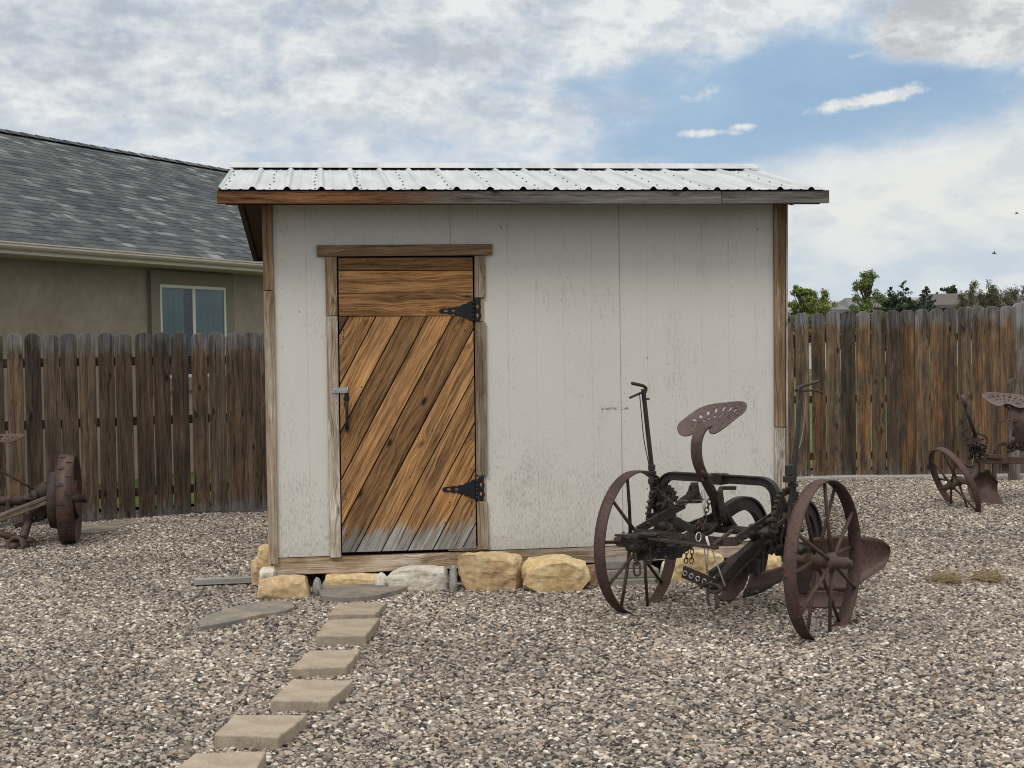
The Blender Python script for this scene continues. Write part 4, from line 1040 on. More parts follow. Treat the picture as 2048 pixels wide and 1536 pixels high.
def tree(name, px, ybase_z, ytop, wpx, Y, fol, label, kind, seed, group='trees beyond the right fence', n=2600, size=.17):
    rr = random.Random(seed); top = at(px, ytop, Y); base = Vector((top.x, Y, 0)); H = top.z; Wd = wpx/FPX*Y/2*1.3
    root = tag(empty(name, base), label, 'tree', group); m = MB()
    zl = at(px, 640, Y).z; HV = H-zl             # the part that shows above the fence
    if kind == 'broad':
        m.tube([(0, 0, 0), (.05*H*.2, 0, H*.3), (0, 0, H*.6), (0, 0, H*.93)], [H*.022, H*.017, H*.011, H*.003], 7)
        cl = []
        for k in range(60):
            t = rr.uniform(-.35, 1.0); a = rr.uniform(0, 6.28); tt = max(0, min(1, 1-t))
            w_ = Wd*min(1.0, .38+1.15*tt**.7)*(1 if t > 0 else 1+.6*t)
            rad_ = rr.random()**.5*w_*.85
            r_ = Wd*rr.uniform(.20, .38)*(.65+.45*tt); c = Vector((math.cos(a)*rad_, math.sin(a)*rad_, zl+HV*t-r_*.8))
            cl.append((c.x, c.y, c.z, r_, 1.0)); m.tube([(0, 0, max(.3, c.z-HV*.55)), (c.x*.55, c.y*.55, c.z-HV*.2), (c.x, c.y, c.z)], [H*.007, H*.005, H*.002], 4)
        m.build('trunk', BARK, root); leafy('crown', fol, BARK, root, cl, n, size, seed+1)
    elif kind == 'conifer':
        m.tube([(0, 0, 0), (0, 0, H*.5), (0, 0, H*.97)], [H*.024, H*.014, H*.004], 6); m.build('trunk', BARK, root)
        cl = []; lv = 20
        for i in range(lv):
            t = -.5+1.48*i/(lv-1); w_ = Wd*min(1.3, (1-t)*1.25)**.8*1.05+.07*Wd
            for k in range(max(3, int(7*(1-t)+2))):
                a = rr.uniform(0, 6.28); q = rr.uniform(.35, 1.0); r_ = max(.10, w_*rr.uniform(.32, .52))
                cl.append((math.cos(a)*w_*q, math.sin(a)*w_*q, zl+HV*t+rr.uniform(-.08, .08)-q*w_*.15, r_, .62))
        leafy('crown', fol, BARK, root, cl, n, size, seed+1, .3)
    else:
        ends = limbs(m, Vector((0, 0, 0)), Vector((0, 0, 1)), H*.30, H*.024, 6, rr, .52, .10)
        sx = sorted(abs(e.x) for e in ends)[int(len(ends)*.93)]; zz = max(e.z for e in ends)
        m.v = [(v[0]*Wd/max(.1, sx), v[1]*Wd/max(.1, sx), v[2]*H/zz) for v in m.v]; ends = [Vector((e.x*Wd/sx, e.y*Wd/sx, e.z*H/zz)) for e in ends]
        m.build('trunk', BARK, root)
        cl = [(e.x, e.y, e.z, .16, 1.0) for e in ends if e.z > H*.45]
        leafy('buds', fol, BARK, root, cl, n, size, seed+1)
    return root
tree('leafy_tree', 1602, 0, 566, 48, 60, LEAF_SPRING, 'yellow-green leafy shrub tree with a thin leader beside the shed\'s right edge', 'broad', 3, n=12000, size=.052)
tree('leafy_tree', 1636, 0, 578, 72, 62, LEAF_SPRING, 'rounded yellow-green tree right of the thin-topped one', 'broad', 5, n=15000, size=.052)
tree('leafy_tree', 1735, 0, 536, 62, 66, LEAF_TALL, 'tallest fresh green tree with an open crown above the right fence', 'broad', 8, n=13000, size=.055)
tree('pine_tree', 1782, 0, 575, 40, 70, LEAF_PINE, 'dark pine just right of the tallest green tree', 'conifer', 12, n=13000, size=.085)
tree('pine_tree', 1806, 0, 565, 48, 72, LEAF_PINE, 'pointed pine, the taller of the two standing together', 'conifer', 14, n=14000, size=.085)
tree('spruce_tree', 1852, 0, 575, 38, 68, LEAF_SPRUCE, 'lone dark conical spruce left of the white house', 'conifer', 17, n=12000, size=.085)
tree('pine_tree', 1897, 0, 562, 48, 120, LEAF_PINE, 'bushy dark pine behind the white house roof', 'broad', 21, n=5000, size=.15)
tree('bare_tree', 1946, 0, 562, 58, 74, LEAF_BUD, 'reddish budding tree in front of the white house roof', 'bare', 30, n=900, size=.05)
tree('bare_tree', 1990, 0, 572, 50, 76, LEAF_BUD, 'bare grey tree with scant buds, middle one of the bare row', 'bare', 33, n=350, size=.045)
tree('bare_tree', 2030, 0, 574, 54, 76, LEAF_BUD, 'bare spreading tree nearest the right edge of the photo', 'bare', 37, n=400, size=.045)
def shrub(px, ytop, wpx, Y, label, seed):
    rr = random.Random(seed); top = at(px, ytop, Y); root = tag(empty('shrub', (top.x, Y, 0)), label, 'shrub', 'dark shrubs beyond the right fence'); Wd = wpx/FPX*Y/2; H = top.z
    m = MB(); cl = []
    for k in range(14):
        a = rr.uniform(0, 6.28); q = rr.random()**.5*Wd*.75; c = (math.cos(a)*q, math.sin(a)*q, H*rr.uniform(.4, .85)); cl.append((*c, Wd*.3, 1.0)); m.tube([(c[0]*.2, c[1]*.2, 0), (c[0]*.7, c[1]*.7, c[2]*.6), c], [.05, .03, .012], 4)
    m.build('stem', BARK, root); leafy('foliage', LEAF_HEDGE, BARK, root, cl, 6500, .06, seed+1)
shrub(1588, 596, 44, 64, 'low dark shrub touching the shed\'s right edge', 41)
shrub(1694, 592, 44, 61, 'dark conical shrub below the tallest green tree, on its left', 42)
shrub(1832, 602, 60, 63, 'low dark shrub between the pines and the lone spruce', 43)
shrub(1765, 600, 56, 62, 'low dark shrub below the tallest green tree, on its right', 44)
shrub(1985, 598, 90, 65, 'dull low shrub under the bare trees', 45)

# ------------------------------------------------------------------ insects on the wing, straw
def insect(px, py, Y, s, label, tilt):
    c = at(px, py, Y); root = tag(empty('flying_insect', c), label, 'insect', 'insects in the air'); root.rotation_euler = (0, tilt, 0)
    m = MB(); m.lathe([(0, -1.0*s), (.13*s, -.8*s), (.22*s, -.35*s), (.13*s, 0), (.24*s, .25*s), (.22*s, .55*s), (.10*s, .7*s), (.17*s, .82*s), (.12*s, 1.0*s), (0, 1.05*s)], (0, 0, 0), (1, 0, 0), 10); m.build('body', INSECT, root)
    for sg in (-1, 1):
        m = MB(); pts = [(.35, 0), (.45, .3), (.15, .95), (-.3, 1.1), (-.35, .8), (0, .2)]
        m.prism([(x*s, y*s) for x, y in pts], lambda u, v, t, sg=sg: (u-.1*s, sg*v*.8, v*.62+.12*s+.012*s*t), 0, 1); m.build('wing', plain('insect_wing', (.25, .25, .26), .3) if sg < 0 else bpy.data.materials['insect_wing'], root, fix=True)
insect(1988, 507, 5.0, .0095, 'small dark winged insect in the sky, lower of two at the right', .15)
insect(2033, 427.5, 5.2, .008, 'small dark winged insect in the sky, upper of two at the right edge', -.1)
def straw(px0, py0, px1, py1, label, seed, n=260):
    rr = random.Random(seed); a, b = gnd(px0, (py0+py1)/2, .03), gnd(px1, (py0+py1)/2, .03); m = MB(); c = (a+b)/2
    for k in range(n):
        t = rr.gauss(0, .19); p = Vector(((b.x-a.x)*t, rr.gauss(0, .06), abs(rr.gauss(0, .022))+.02)); an = rr.gauss(.3, .7); L = rr.uniform(.05, .14); d = Vector((math.cos(an), math.sin(an), rr.gauss(0, .25)))*L
        m.tube([p-d*.5, p+Vector((0, 0, rr.uniform(0, .015))), p+d*.5], [.0016, .002, .001], 3)
    o = m.build('straw_clump', STRAW); o.location = (c.x, c.y, gz(c.x, c.y)); return tag(o, label, 'straw', 'clumps of dry grass on the gravel')
straw(1858, 1150, 1930, 1164, 'clump of dry grass on the gravel, left of two', 51)
straw(1942, 1147, 2012, 1163, 'clump of dry grass on the gravel, right of two', 52, 320)

m = MB(); rr = random.Random(77)
for k in range(170):
    y = rr.uniform(5.6, 13.2); x = rr.uniform(-1, 1)*(y*.38+.2); z = gz(x, y)+rr.uniform(.008, .022); an = rr.uniform(0, 6.28); L = rr.uniform(.008, .022); d = Vector((math.cos(an), math.sin(an), rr.gauss(0, .3)))*L
    if k % 3: e_ = Vector((-d.y, d.x, rr.gauss(0, L*.4)))*.45; c = Vector((x, y, z)); m.add([c-d, c+e_+Vector((0, 0, L*.25)), c+d, c-e_+Vector((0, 0, L*.2))], [(0, 1, 2), (0, 2, 3)])
    else: m.tube([Vector((x, y, z))-d*2, Vector((x, y, z+.004)), Vector((x, y, z))+d*2], .0016, 4)
tag(m.build('leaf_litter', leafmat('dry_leaf_bits', (.10, .055, .028), (.34, .23, .12))), kind='stuff')
# ------------------------------------------------------------------ old iron: shared builders
def wheel(parent, c, ax, Rr, wd, nsp, hub_r=.058, hub_l=.20, ph=0.0, spr=.0115, rivets=True, capl=.07):
    c = Vector(c); ax = Vector(ax).normalized(); e = ax.cross(Vector((0, 0, 1))).normalized(); g = ax.cross(e)
    m = MB(); h = wd/2
    m.lathe([(Rr-.010, -h), (Rr-.002, -h), (Rr, -h*.4), (Rr+.0005, 0), (Rr, h*.4), (Rr-.002, h), (Rr-.010, h), (Rr-.0085, 0)], c, ax, 72, closed=True)
    if rivets:
        for i in range(nsp):
            a = 2*pi*i/nsp+ph; d = e*math.cos(a)+g*math.sin(a); m.lathe([(.011, 0), (.008, .004), (0, .006)], c+d*(Rr-.001)+ax*(.02*(1 if i % 2 else -1)), d, 8)
    wobj = m.build('wheel', RUST_RIM, parent)
    m = MB()
    m.lathe([(.0, -hub_l*.5), (hub_r*.72, -hub_l*.5), (hub_r*.72, -hub_l*.36), (hub_r*1.12, -hub_l*.33), (hub_r*1.12, -hub_l*.18), (hub_r*.82, -hub_l*.12), (hub_r*.82, hub_l*.1), (hub_r*1.12, hub_l*.16), (hub_r*1.12, hub_l*.30), (hub_r*.66, hub_l*.36), (hub_r*.66, hub_l*.36+capl), (hub_r*.42, hub_l*.37+capl), (hub_r*.42, hub_l*.48+capl), (0, hub_l*.48+capl)], c, ax, 20)
    m.build('hub', RUST_MID, wobj)
    for i in range(nsp):
        a = 2*pi*i/nsp+ph; d = e*math.cos(a)+g*math.sin(a); s = 1 if i % 2 else -1
        m = MB(); m.tube([c+d*(hub_r*.75)+ax*(s*hub_l*.24), c+d*(Rr*.5)+ax*(s*hub_l*.15), c+d*(Rr-.008)+ax*(s*.018)], [spr*1.08, spr, spr*.92], 8); m.build('spoke', RUST_MID, wobj)
    return wobj
def chain(m, pts, L=.034, r=.0035, w=.011):
    pts = fit(pts, 12); acc = 0; out = [pts[0]]
    for p, q in zip(pts, pts[1:]):
        d = (q-p).length
        while acc+d >= L*.74:
            t = (L*.74-acc)/d; p = p.lerp(q, t); d = (q-p).length; acc = 0; out.append(p)
        acc += d
    for i, (p, q) in enumerate(zip(out, out[1:])):
        c = (p+q)/2; t = (q-p).normalized(); s = t.orthogonal().normalized(); n = t.cross(s)
        k = s if i % 2 else n
        h = L/2-w
        ring = [c+t*(h+w*math.cos(a))+k*(w*math.sin(a)) for a in (-pi/2, -pi/4, 0, pi/4, pi/2)]+[c-t*(h+w*math.cos(a))+k*(-w*math.sin(a)) for a in (-pi/2, -pi/4, 0, pi/4, pi/2)]
        m.tube(ring, r, 5, closed=True)
def bolt(m, p, d, r=.010, h=.010): m.lathe([(r, 0), (r, h), (r*.8, h*1.2), (0, h*1.2)], p, d, 6, smooth=False)
def ibeam(m, pts, hgt=.075, wid=.046, web=.016, fl=.012):
    pts = fit(pts, 6); n = len(pts); A = Vector((1, 0, 0))
    def off(k):
        o = []
        for i, p in enumerate(pts):
            t = (pts[min(i+1, n-1)]-pts[max(i-1, 0)]).normalized(); o.append(p+t.cross(A).normalized()*k)
        return o
    m.path(pts, web, hgt-.01, A); m.path(off(hgt/2), wid, fl, A); m.path(off(-hgt/2), wid, fl, A)
def pan_seat(parent, M4, wid=.225, mat=None, holes=True):
    """pressed iron pan seat: M4 maps (x right, y forward, z up) into the thing's axes"""
    NX, NY = 150, 112; vs = []; fs = []; keep = {}
    half = fit([(0, -.178), (.09, -.172), (.16, -.150), (.21, -.105), (.232, -.045), (.236, .015), (.222, .075), (.185, .125), (.14, .150), (.095, .148), (.055, .122), (.028, .080), (.0, .058)], 8)
    out = [(p.x*wid/.236, p.y) for p in half]+[(-p.x*wid/.236, p.y) for p in half[::-1]]
    def inside(x, y):
        c = False
        for (x1, y1), (x2, y2) in zip(out, out[1:]+out[:1]):
            if (y1 > y) != (y2 > y) and x < (x2-x1)*(y-y1)/(y2-y1)+x1: c = not c
        return c
    HO = []
    for i in range(9):
        a = rad(180+14+i*(152/8)); HO.append((math.cos(a)*wid*.74, math.sin(a)*.135, a, .019, .0105))
    for i in range(9):
        a = rad(180+8+i*(164/8)); HO.append((math.cos(a)*wid*.49, math.sin(a)*.085, a, .0135, .0075))
    for sx in (-1, 1):
        for i in range(3): HO.append((sx*(.06+.035*i), .035, .2*sx, .0115, .0050))
    def hole(x, y):
        for hx, hy, a, l1, l2 in HO:
            dx, dy = x-hx, y-hy; p = dx*math.cos(a)+dy*math.sin(a); q = -dx*math.sin(a)+dy*math.cos(a)
            if (p/l1)**2+(q/l2)**2 < 1: return True
        return False
    def zf(x, y):
        u, v = x/wid, y/.185
        return .040*abs(u)**2.2+.075*max(0, -v)**1.8-.030*max(0, v)**2+.018*math.exp(-(u*4)**2)*max(0, v)
    ids = {}
    def vid(i, j):
        if (i, j) not in ids:
            x, y = -wid+2*wid*i/NX, -.19+.37*j/NY; ids[(i, j)] = len(vs); vs.append(M4 @ Vector((x, y, zf(x, y))))
        return ids[(i, j)]
    for i in range(NX):
        for j in range(NY):
            x, y = -wid+2*wid*(i+.5)/NX, -.19+.37*(j+.5)/NY
            if inside(x, y) and not (holes and hole(x, y)): fs.append((vid(i, j), vid(i+1, j), vid(i+1, j+1), vid(i, j+1)))
    m = MB(); m.add(vs, fs, smooth=True); o = m.build('seat', mat or RUST_SEAT, parent)
    sd_ = o.modifiers.new('plate', 'SOLIDIFY'); sd_.thickness = .006; sd_.offset = 0
    return o
def coons(m, bot, top, nu=14, nv=10, bulge=(0, 0, 0), th=.008):
    bot = fit(bot, 8); top = fit(top, 8)
    def at_(L, t):
        k = t*(len(L)-1); i = min(int(k), len(L)-2); return L[i].lerp(L[i+1], k-i)
    bl = Vector(bulge); g = []
    for j in range(nv+1):
        for i in range(nu+1):
            s, t = i/nu, j/nv; p = at_(bot, s).lerp(at_(top, s), t)+bl*(4*t*(1-t)); g.append(p)
    n = len(g); nr = (g[nu]-g[0]).cross(g[nv*(nu+1)]-g[0]).normalized()*th
    vs = g+[p+nr for p in g]; fs = []; W2 = nu+1
    for j in range(nv):
        for i in range(nu):
            a = j*W2+i; fs.append((a, a+1, a+W2+1, a+W2)); fs.append((n+a, n+a+W2, n+a+W2+1, n+a+1))
    for i in range(nu): fs += [(i+1, i, n+i, n+i+1), (nv*W2+i, nv*W2+i+1, n+nv*W2+i+1, n+nv*W2+i)]
    for j in range(nv): fs += [(j*W2, (j+1)*W2, n+(j+1)*W2, n+j*W2), ((j+1)*W2+nu, j*W2+nu, n+j*W2+nu, n+(j+1)*W2+nu)]
    m.add(vs, fs, smooth=True)
def sector(m, c, r, a0, a1, side=Vector((1, 0, 0)), th=.016, bandw=.022, teeth=15, u=Vector((0, 1, 0)), v=Vector((0, 0, 1))):
    m.path(arc(c, u, v, r, a0, a1, 28), th, bandw, side)
    for i in range(teeth):
        a = a0+(a1-a0)*(i+.5)/teeth; d = Vector(u)*math.cos(a)+Vector(v)*math.sin(a)
        m.bar(Vector(c)+d*(r+.006), Vector(c)+d*(r+.029), .024, .013, side)
    for t in (.08, .5, .92):
        a = a0+(a1-a0)*t; d = Vector(u)*math.cos(a)+Vector(v)*math.sin(a); m.bar(Vector(c), Vector(c)+d*r, .014, .024, side)
    m.lathe([(.04, -.018), (.04, .018)], c, side, 14)

# ------------------------------------------------------------------ the riding plough
PF = Frame((1.27, 8.355, 0), rad(-42)); X = Vector((1, 0, 0)); Yv = Vector((0, 1, 0)); Zv = Vector((0, 0, 1))
plough = tag(empty('riding_plough', PF.o, PF.rz), 'rusty two-wheeled riding plough with pan seat in front of the shed', 'plough')
def q(px, py, **k): return PF.px(px, py, **k)
lc = q(1275, 1080, b=0); rc = q(1648, 1120, b=0)
lc.z = .424; rc.z = .424
AX = Vector((math.cos(rad(6)), math.sin(rad(6)), 0))
wl = wheel(plough, lc, -AX, .462, .078, 10, ph=.12)
wr = wheel(plough, rc, AX, .472, .078, 12, ph=.05, hub_r=.052)
for p_, d_ in ((rc, -X), (lc, X)):
    m = MB(); m.tube([p_+d_*.10, p_+d_*.26], .034, 14); m.build('axle', RUST_MID, plough)
# arched cross frame
ya = .02
al, ar = q(1322, 973, b=ya), q(1552, 983, b=ya); zt = (q(1380, 957, b=ya).z+q(1500, 957, b=ya).z)/2
m = MB()
pts = [Vector((al.x-.012, ya, .52)), Vector((al.x-.006, ya, zt-.16))]+arc((al.x+.10, ya, zt-.10), X, Zv, .10, pi, pi/2, 8)+arc((ar.x-.10, ya, zt-.10), X, Zv, .10, pi/2, 0, 8)+[Vector((ar.x+.004, ya, zt-.16)), Vector((ar.x+.010, ya, .50))]
m.path(pts, .020, .042, Yv)
m2 = []
for o_ in (.021, -.021):
    pp = []
    for i, p in enumerate(pts):
        t = (pts[min(i+1, len(pts)-1)]-pts[max(0, i-1)]).normalized(); pp.append(p+t.cross(Yv)*o_)
    m.path(pp, .046, .010, Yv)
am = (al.x+ar.x)/2
m.box((am-.035, ya-.04, zt-.035), (am+.06, ya+.045, zt+.030))
m.build('arched_frame', GREASE, plough, bevel=.002)
# sloping loop of flat bar, open to the rear
fl_, fr_ = q(1259, 1066, a=-.35), q(1466, 1088, a=.35); rl_, rr_ = q(1349, 1018, a=-.35), q(1543, 1034, a=.35)
zf_ = (fl_.z+fr_.z)/2; bf = (fl_.y+fr_.y)/2; zr2 = (rl_.z+rr_.z)/2
k_ = .055
m = MB()
lp_ = [Vector((-.35, .10, zr2+.02)), Vector((-.35, .0, zr2)), Vector((-.35, bf+k_, zf_+.014))]
for p in arc((-.35+k_, bf+k_, 0), X, Yv, k_, pi, 1.5*pi, 6)[1:]: lp_.append(Vector((p.x, p.y, zf_+.004)))
for p in arc((.35-k_*1.5, bf+k_*1.5, 0), X, Yv, k_*1.5, 1.5*pi, 2*pi, 8)[:-1]: lp_.append(Vector((p.x, p.y, zf_+.004)))
lp_ += [Vector((.35, bf+k_*1.6, zf_+.02)), Vector((.35, .0, zr2)), Vector((.35, .12, zr2+.02))]
m.path(lp_, .052, .013, Zv)
for px, py in ((1490, 1070), (1503, 1062), (1478, 1080), (1520, 1049)):
    p = q(px, py+4, a=.357); bolt(m, p, X, .012, .012)
for b_ in (-.3, -.12): bolt(m, Vector((-.343, b_, zf_+.06+b_*.05)), X, .011, .012)
for a_ in (-.2, .02, .2): bolt(m, Vector((a_, bf-.007, zf_+.004)), -Yv, .011, .010)
m.build('loop_frame', RUST_DARK, plough)
# crossbars tying loop and arch to the beams
m = MB()
m.tube([Vector((-.40, .03, .555)), Vector((.40, .03, .555))], .026, 12)
m.tube([Vector((-.62, .0, .47)), Vector((-.36, .02, .53))], .03, 10); m.tube([Vector((.36, .02, .53)), Vector((.56, .0, .47))], .03, 10)
for a_ in (-.42, -.36, -.2, .2, .36, .42): m.lathe([(.026, -.02), (.046, -.02), (.050, 0), (.046, .02), (.026, .02)], (a_, .03, .555), X, 14)
m.bar(q(1349, 1040, a=-.2), q(1388, 1060, a=.0), .05, .012, Zv)
m.bar(q(1318, 1075, a=-.25), q(1440, 1028, a=-.05), .045, .012, Zv); m.bar(q(1345, 1110, a=-.15), q(1440, 1042, a=-.02), .030, .03, Zv)
m.bar(q(1290, 1085, b=-.30), q(1350, 1068, b=-.2), .04, .012, Zv)
m.build('crossbar', GREASE, plough, bevel=.002)
# toothed sectors, pivots and castings on each side
for sgn, (cx, cy), nm in ((-1, (1326, 1022), 0), (1, (1576, 1034), 1)):
    aa = -.47 if sgn < 0 else .47
    c = q(cx, cy, a=aa); m = MB()
    sector(m, c, .145, rad(20), rad(212))
    m.build('toothed_sector', RUST_DARK, plough)
    rr = random.Random(70+nm); m = MB()
    m.hexa([(aa-.05*1, ya-.03, .43), (aa+.02, ya-.03, .43), (aa+.02, ya+.05, .43), (aa-.05, ya+.05, .43), (aa-.03, ya-.03, zt-.12), (aa+.005, ya-.03, zt-.12), (aa+.005, ya+.05, zt-.12), (aa-.03, ya+.05, zt-.12)])
    for k in range(13):
        p = Vector((aa+sgn*rr.uniform(-.10, .06), c.y+rr.uniform(-.10, .09), rr.uniform(.47, .70))); s = rr.uniform(.016, .032)
        if k % 3 == 0: m.lathe([(s*1.0, -s*1.4), (s*1.15, -s*.9), (s*1.15, s*.9), (s*.7, s*1.3), (s*.7, s*1.9), (0, s*1.9)], p, Vector((rr.uniform(-.2, 1), rr.uniform(-1, 1), .1)), 12)
        elif k % 3 == 1: m.bar(p, p+Vector((rr.uniform(-.05, .05), rr.uniform(-.08, .08), rr.uniform(-.13, .13))), .03, .014, X)
        else: bolt(m, p, Vector((sgn*.2, -1, .1)), s*.55, s*1.1)
    for k in range(3):
        p = Vector((aa-sgn*.04*k, c.y-.03, .44+.03*k)); m.tube(fit([p, p+Vector((-.01, -.03, .10)), p+Vector((.0, .01, .20)), p+Vector((.012, .03, .27))], 5), .008, 6)
    m.build('casting', GREASE, plough, bevel=.003)
# ratchet levers
def lever(path, w, tp, grip, trig, rod, catch, mat=RUST_DARK):
    m = MB(); m.path(path, w, tp, X); lv = m.build('lever', mat, plough, bevel=.002)
    m = MB(); m.tube(fit(grip, 5), .0105, 8); m.build('grip', RUST_DARK, lv)
    m = MB(); m.tube(fit(trig, 5), .0075, 8); m.build('trigger', RUST_DARK, lv)
    m = MB(); m.tube(fit(rod, 6), .0032, 6); m.build('latch_rod', WIRE if mat is GREASE else RUST_DARK, lv)
    m = MB()
    for p, (sx, sy, sz) in catch: m.box(Vector(p)-Vector((sx, sy, sz)), Vector(p)+Vector((sx, sy, sz)))
    m.build('latch', GREASE, lv, bevel=.003)
aL = -.50
L1 = lambda x, y: q(x, y, a=aL)
lever([L1(1318, 1060), L1(1311, 1000), L1(1304, 962), L1(1303, 930), L1(1294, 850), L1(1288, 794), L1(1287, 778)], [.020]*7, [.055, .052, .046, .026, .025, .025, .030],
      [L1(1290, 785), L1(1292, 777), L1(1287, 772), L1(1280, 770), L1(1264, 766.5)], [L1(1289, 783), L1(1281, 786), L1(1270, 791), L1(1260, 795.5)],
      [q(1279, 786, a=aL-.015), q(1283, 830, a=aL-.015), q(1288, 880, a=aL-.015), q(1298, 930, a=aL-.015)],
      [(L1(1303.5, 935), (.016, .020, .018)), (L1(1303.5, 945), (.02, .026, .010)), (L1(1306, 962), (.02, .03, .016)), (L1(1296, 798), (.006, .012, .006))])
aR = .50
L2 = lambda x, y: q(x, y, a=aR)
lever([L2(1577, 1128), L2(1580, 1060), L2(1584, 1000), L2(1588, 935), L2(1596, 850), L2(1602, 780)], [.022]*6, [.052, .052, .050, .040, .016, .016],
      [L2(1592, 781), L2(1596, 777), L2(1602, 773), L2(1615, 769), L2(1635, 763)], [L2(1602, 782), L2(1618, 781), L2(1632, 781), L2(1644, 786)],
      [q(1610, 784, a=aR), q(1611, 800, a=aR), q(1606, 860, a=aR), q(1600, 890, a=aR), q(1593, 905, a=aR), q(1590, 930, a=aR)],
      [(L2(1579, 940), (.016, .03, .03)), (L2(1577, 958), (.02, .034, .018)), (L2(1586, 970), (.024, .02, .012)), (L2(1584, 1010), (.022, .028, .014)), (L2(1585, 1100), (.02, .03, .02))], GREASE)
# seat spring and seat
sp_px = [(1420, 853), (1404, 858), (1394, 880), (1393, 908), (1398, 932), (1410, 958), (1424, 985), (1440, 1012), (1456, 1040), (1468, 1056)]
sp_b = [q(x, y, a=.0) for x, y in sp_px]
m = MB(); m.path(fit(sp_b, 6), .074, .011, X)
bolt(m, sp_b[5]-Yv*.01, -Yv, .013, .014); spg = m.build('seat_spring', RUST_MID, plough)
st = sp_b[0]
fwd = Vector((-.05, -1, -.34)).normalized(); rgt = Vector((-1, .0, -.13)); rgt = (rgt-fwd*rgt.dot(fwd)).normalized(); upv = rgt.cross(fwd)
M4 = Matrix(((rgt.x, fwd.x, upv.x, st.x-.00), (rgt.y, fwd.y, upv.y, st.y+.035), (rgt.z, fwd.z, upv.z, st.z+.015), (0, 0, 0, 1)))
pan_seat(plough, M4)
# seat foot: sloping strut with handle, bent brackets below the arch
m = MB()
m.bar(q(1405, 944, a=.045), q(1432, 1000, a=.045), .03, .012, X); m.bar(q(1430, 995, a=.03), q(1470, 1062, a=.03), .045, .016, X)
m.tube([q(1404, 942, a=.05), q(1412, 956, a=.05)], .013, 8)
m.build('seat_strut', RUST_DARK, plough)
m = MB()
for pl in ([(1469, 976), (1443, 976), (1440, 982), (1446, 1030), (1452, 1050)], [(1424, 985), (1429, 1020), (1434, 1048), (1420, 1064), (1395, 1076)]):
    m.path([q(x, y, a=.10 if x > 1435 and y < 1031 and pl[0][0] > 1460 else -.02) for x, y in pl], .03, .022, X)
m.build('bracket', GREASE, plough, bevel=.002)
# bell-shaped pedal under the arch
m = MB(); bp = -.05
f2 = lambda x, y: (lambda p: (p.x, p.z))(q(x, y, b=bp))
oul = [(1378, 971), (1395, 971), (1397, 984), (1401, 993), (1406, 1000), (1356, 1000), (1362, 995), (1371, 989), (1376, 981)]
left = [(1378, 971), (1383, 971), (1383, 996), (1380.5, 996), (1380.5, 1000), (1356, 1000), (1362, 995), (1371, 989), (1376, 981)]
right_ = [(1385.5, 971), (1395, 971), (1397, 984), (1401, 993), (1406, 1000), (1380.6, 1000), (1380.6, 996.2), (1383.2, 996.2)]
topb = [(1381, 965), (1394, 965), (1395, 978), (1380, 978)]
for pl in (left, right_, topb): m.prism([f2(*p) for p in pl], lambda u, v, t: (u, bp+.012*t, v), 0, 1)
m.prism([f2(*p) for p in ((1354, 1001), (1402, 1001), (1400, 1006), (1356, 1006))], lambda u, v, t: (u, bp-.03+.05*t, v), 0, 1)
m.build('pedal', RUST_DARK, plough, fix=True)
# plough beams
def gooseneck(a, dz, front):
    m = MB(); pts = [front, Vector((a, -.05, .49+dz)), Vector((a, .28, .60+dz)), Vector((a, .50, .655+dz)), Vector((a, .66, .625+dz)), Vector((a, .76, .53+dz)), Vector((a, .785, .42+dz)), Vector((a, .76, .27+dz)), Vector((a, .70, .16+dz))]
    ibeam(m, pts); return m.build('beam', GREASE, plough)
fL = q(1340, 1106, a=-.2); fR = q(1440, 1166, a=.2)
gooseneck(-.2, .0, fL); 
m = MB(); a = .2
ibeam(m, [fR, q(1478, 1124, a=.2), q(1515, 1088, a=.2), Vector((a, .32, .615)), Vector((a, .52, .665)), Vector((a, .68, .63)), Vector((a, .76, .53)), Vector((a, .785, .42)), Vector((a, .76, .27)), Vector((a, .70, .16))]); m.build('beam', GREASE, plough)
# clevis plates, links and draught bar in front
m = MB()
pa, pb = q(1366, 1143, b=fR.y), q(1434, 1172, b=fR.y); d = (pb-pa).normalized()
m.bar(pa, pb, .074, .014, Zv, mat=0); 
for i in range(5): 
    p = pa.lerp(pb, .10+.19*i); m.lathe([(.010, 0), (.017, 0), (.017, .005), (.010, .005)], p-Yv*.012, -Yv, 12, closed=True, mat=1)
pc = pb+Vector((.03, -.01, .0)); m.path(arc(pb+Vector((.0, .03, .0)), X, Yv, .035, -pi/2, pi/2, 8), .06, .012, Zv)
m.bar(q(1437, 1163, b=fR.y+.02), q(1472, 1112, b=fR.y+.16), .05, .012, X)
m.build('clevis_plate', [RUST_DARK, ZINC], plough)
m = MB(); pa, pb = q(1268, 1110, b=-.42), q(1347, 1104, b=-.40); m.bar(pa, pb, .072, .03, Zv)
for i in range(4): bolt(m, pa.lerp(pb, .2+.22*i)-Yv*.016, -Yv, .014, .008)
m.path(arc(pb+Vector((0, .03, 0)), X, Yv, .03, -pi/2, pi/2, 8), .07, .012, Zv)
m.build('clevis_plate', LICHEN, plough, bevel=.003)
m = MB()
for pts, r_ in (([(1402, 1178), (1404, 1170), (1415, 1167), (1432, 1170), (1441, 1176), (1437, 1183), (1424, 1184), (1418, 1180)], .011), ([(1418, 1176), (1416, 1184), (1416, 1200), (1419, 1212)], .010), ([(1431, 1180), (1433, 1195), (1434, 1208), (1432, 1216)], .012)):
    m.tube(fit([q(x, y, b=fR.y-.04) for x, y in pts], 5), r_, 8)
m.build('shackle', RUST_MID, plough)
m = MB()
chain(m, [q(1271, 1106, b=-.46), q(1273, 1130, b=-.46), q(1275, 1152, b=-.46)], .085, .0068, .019)
m.build('hanging_link', RUST_MID, plough)
bfv = -.52
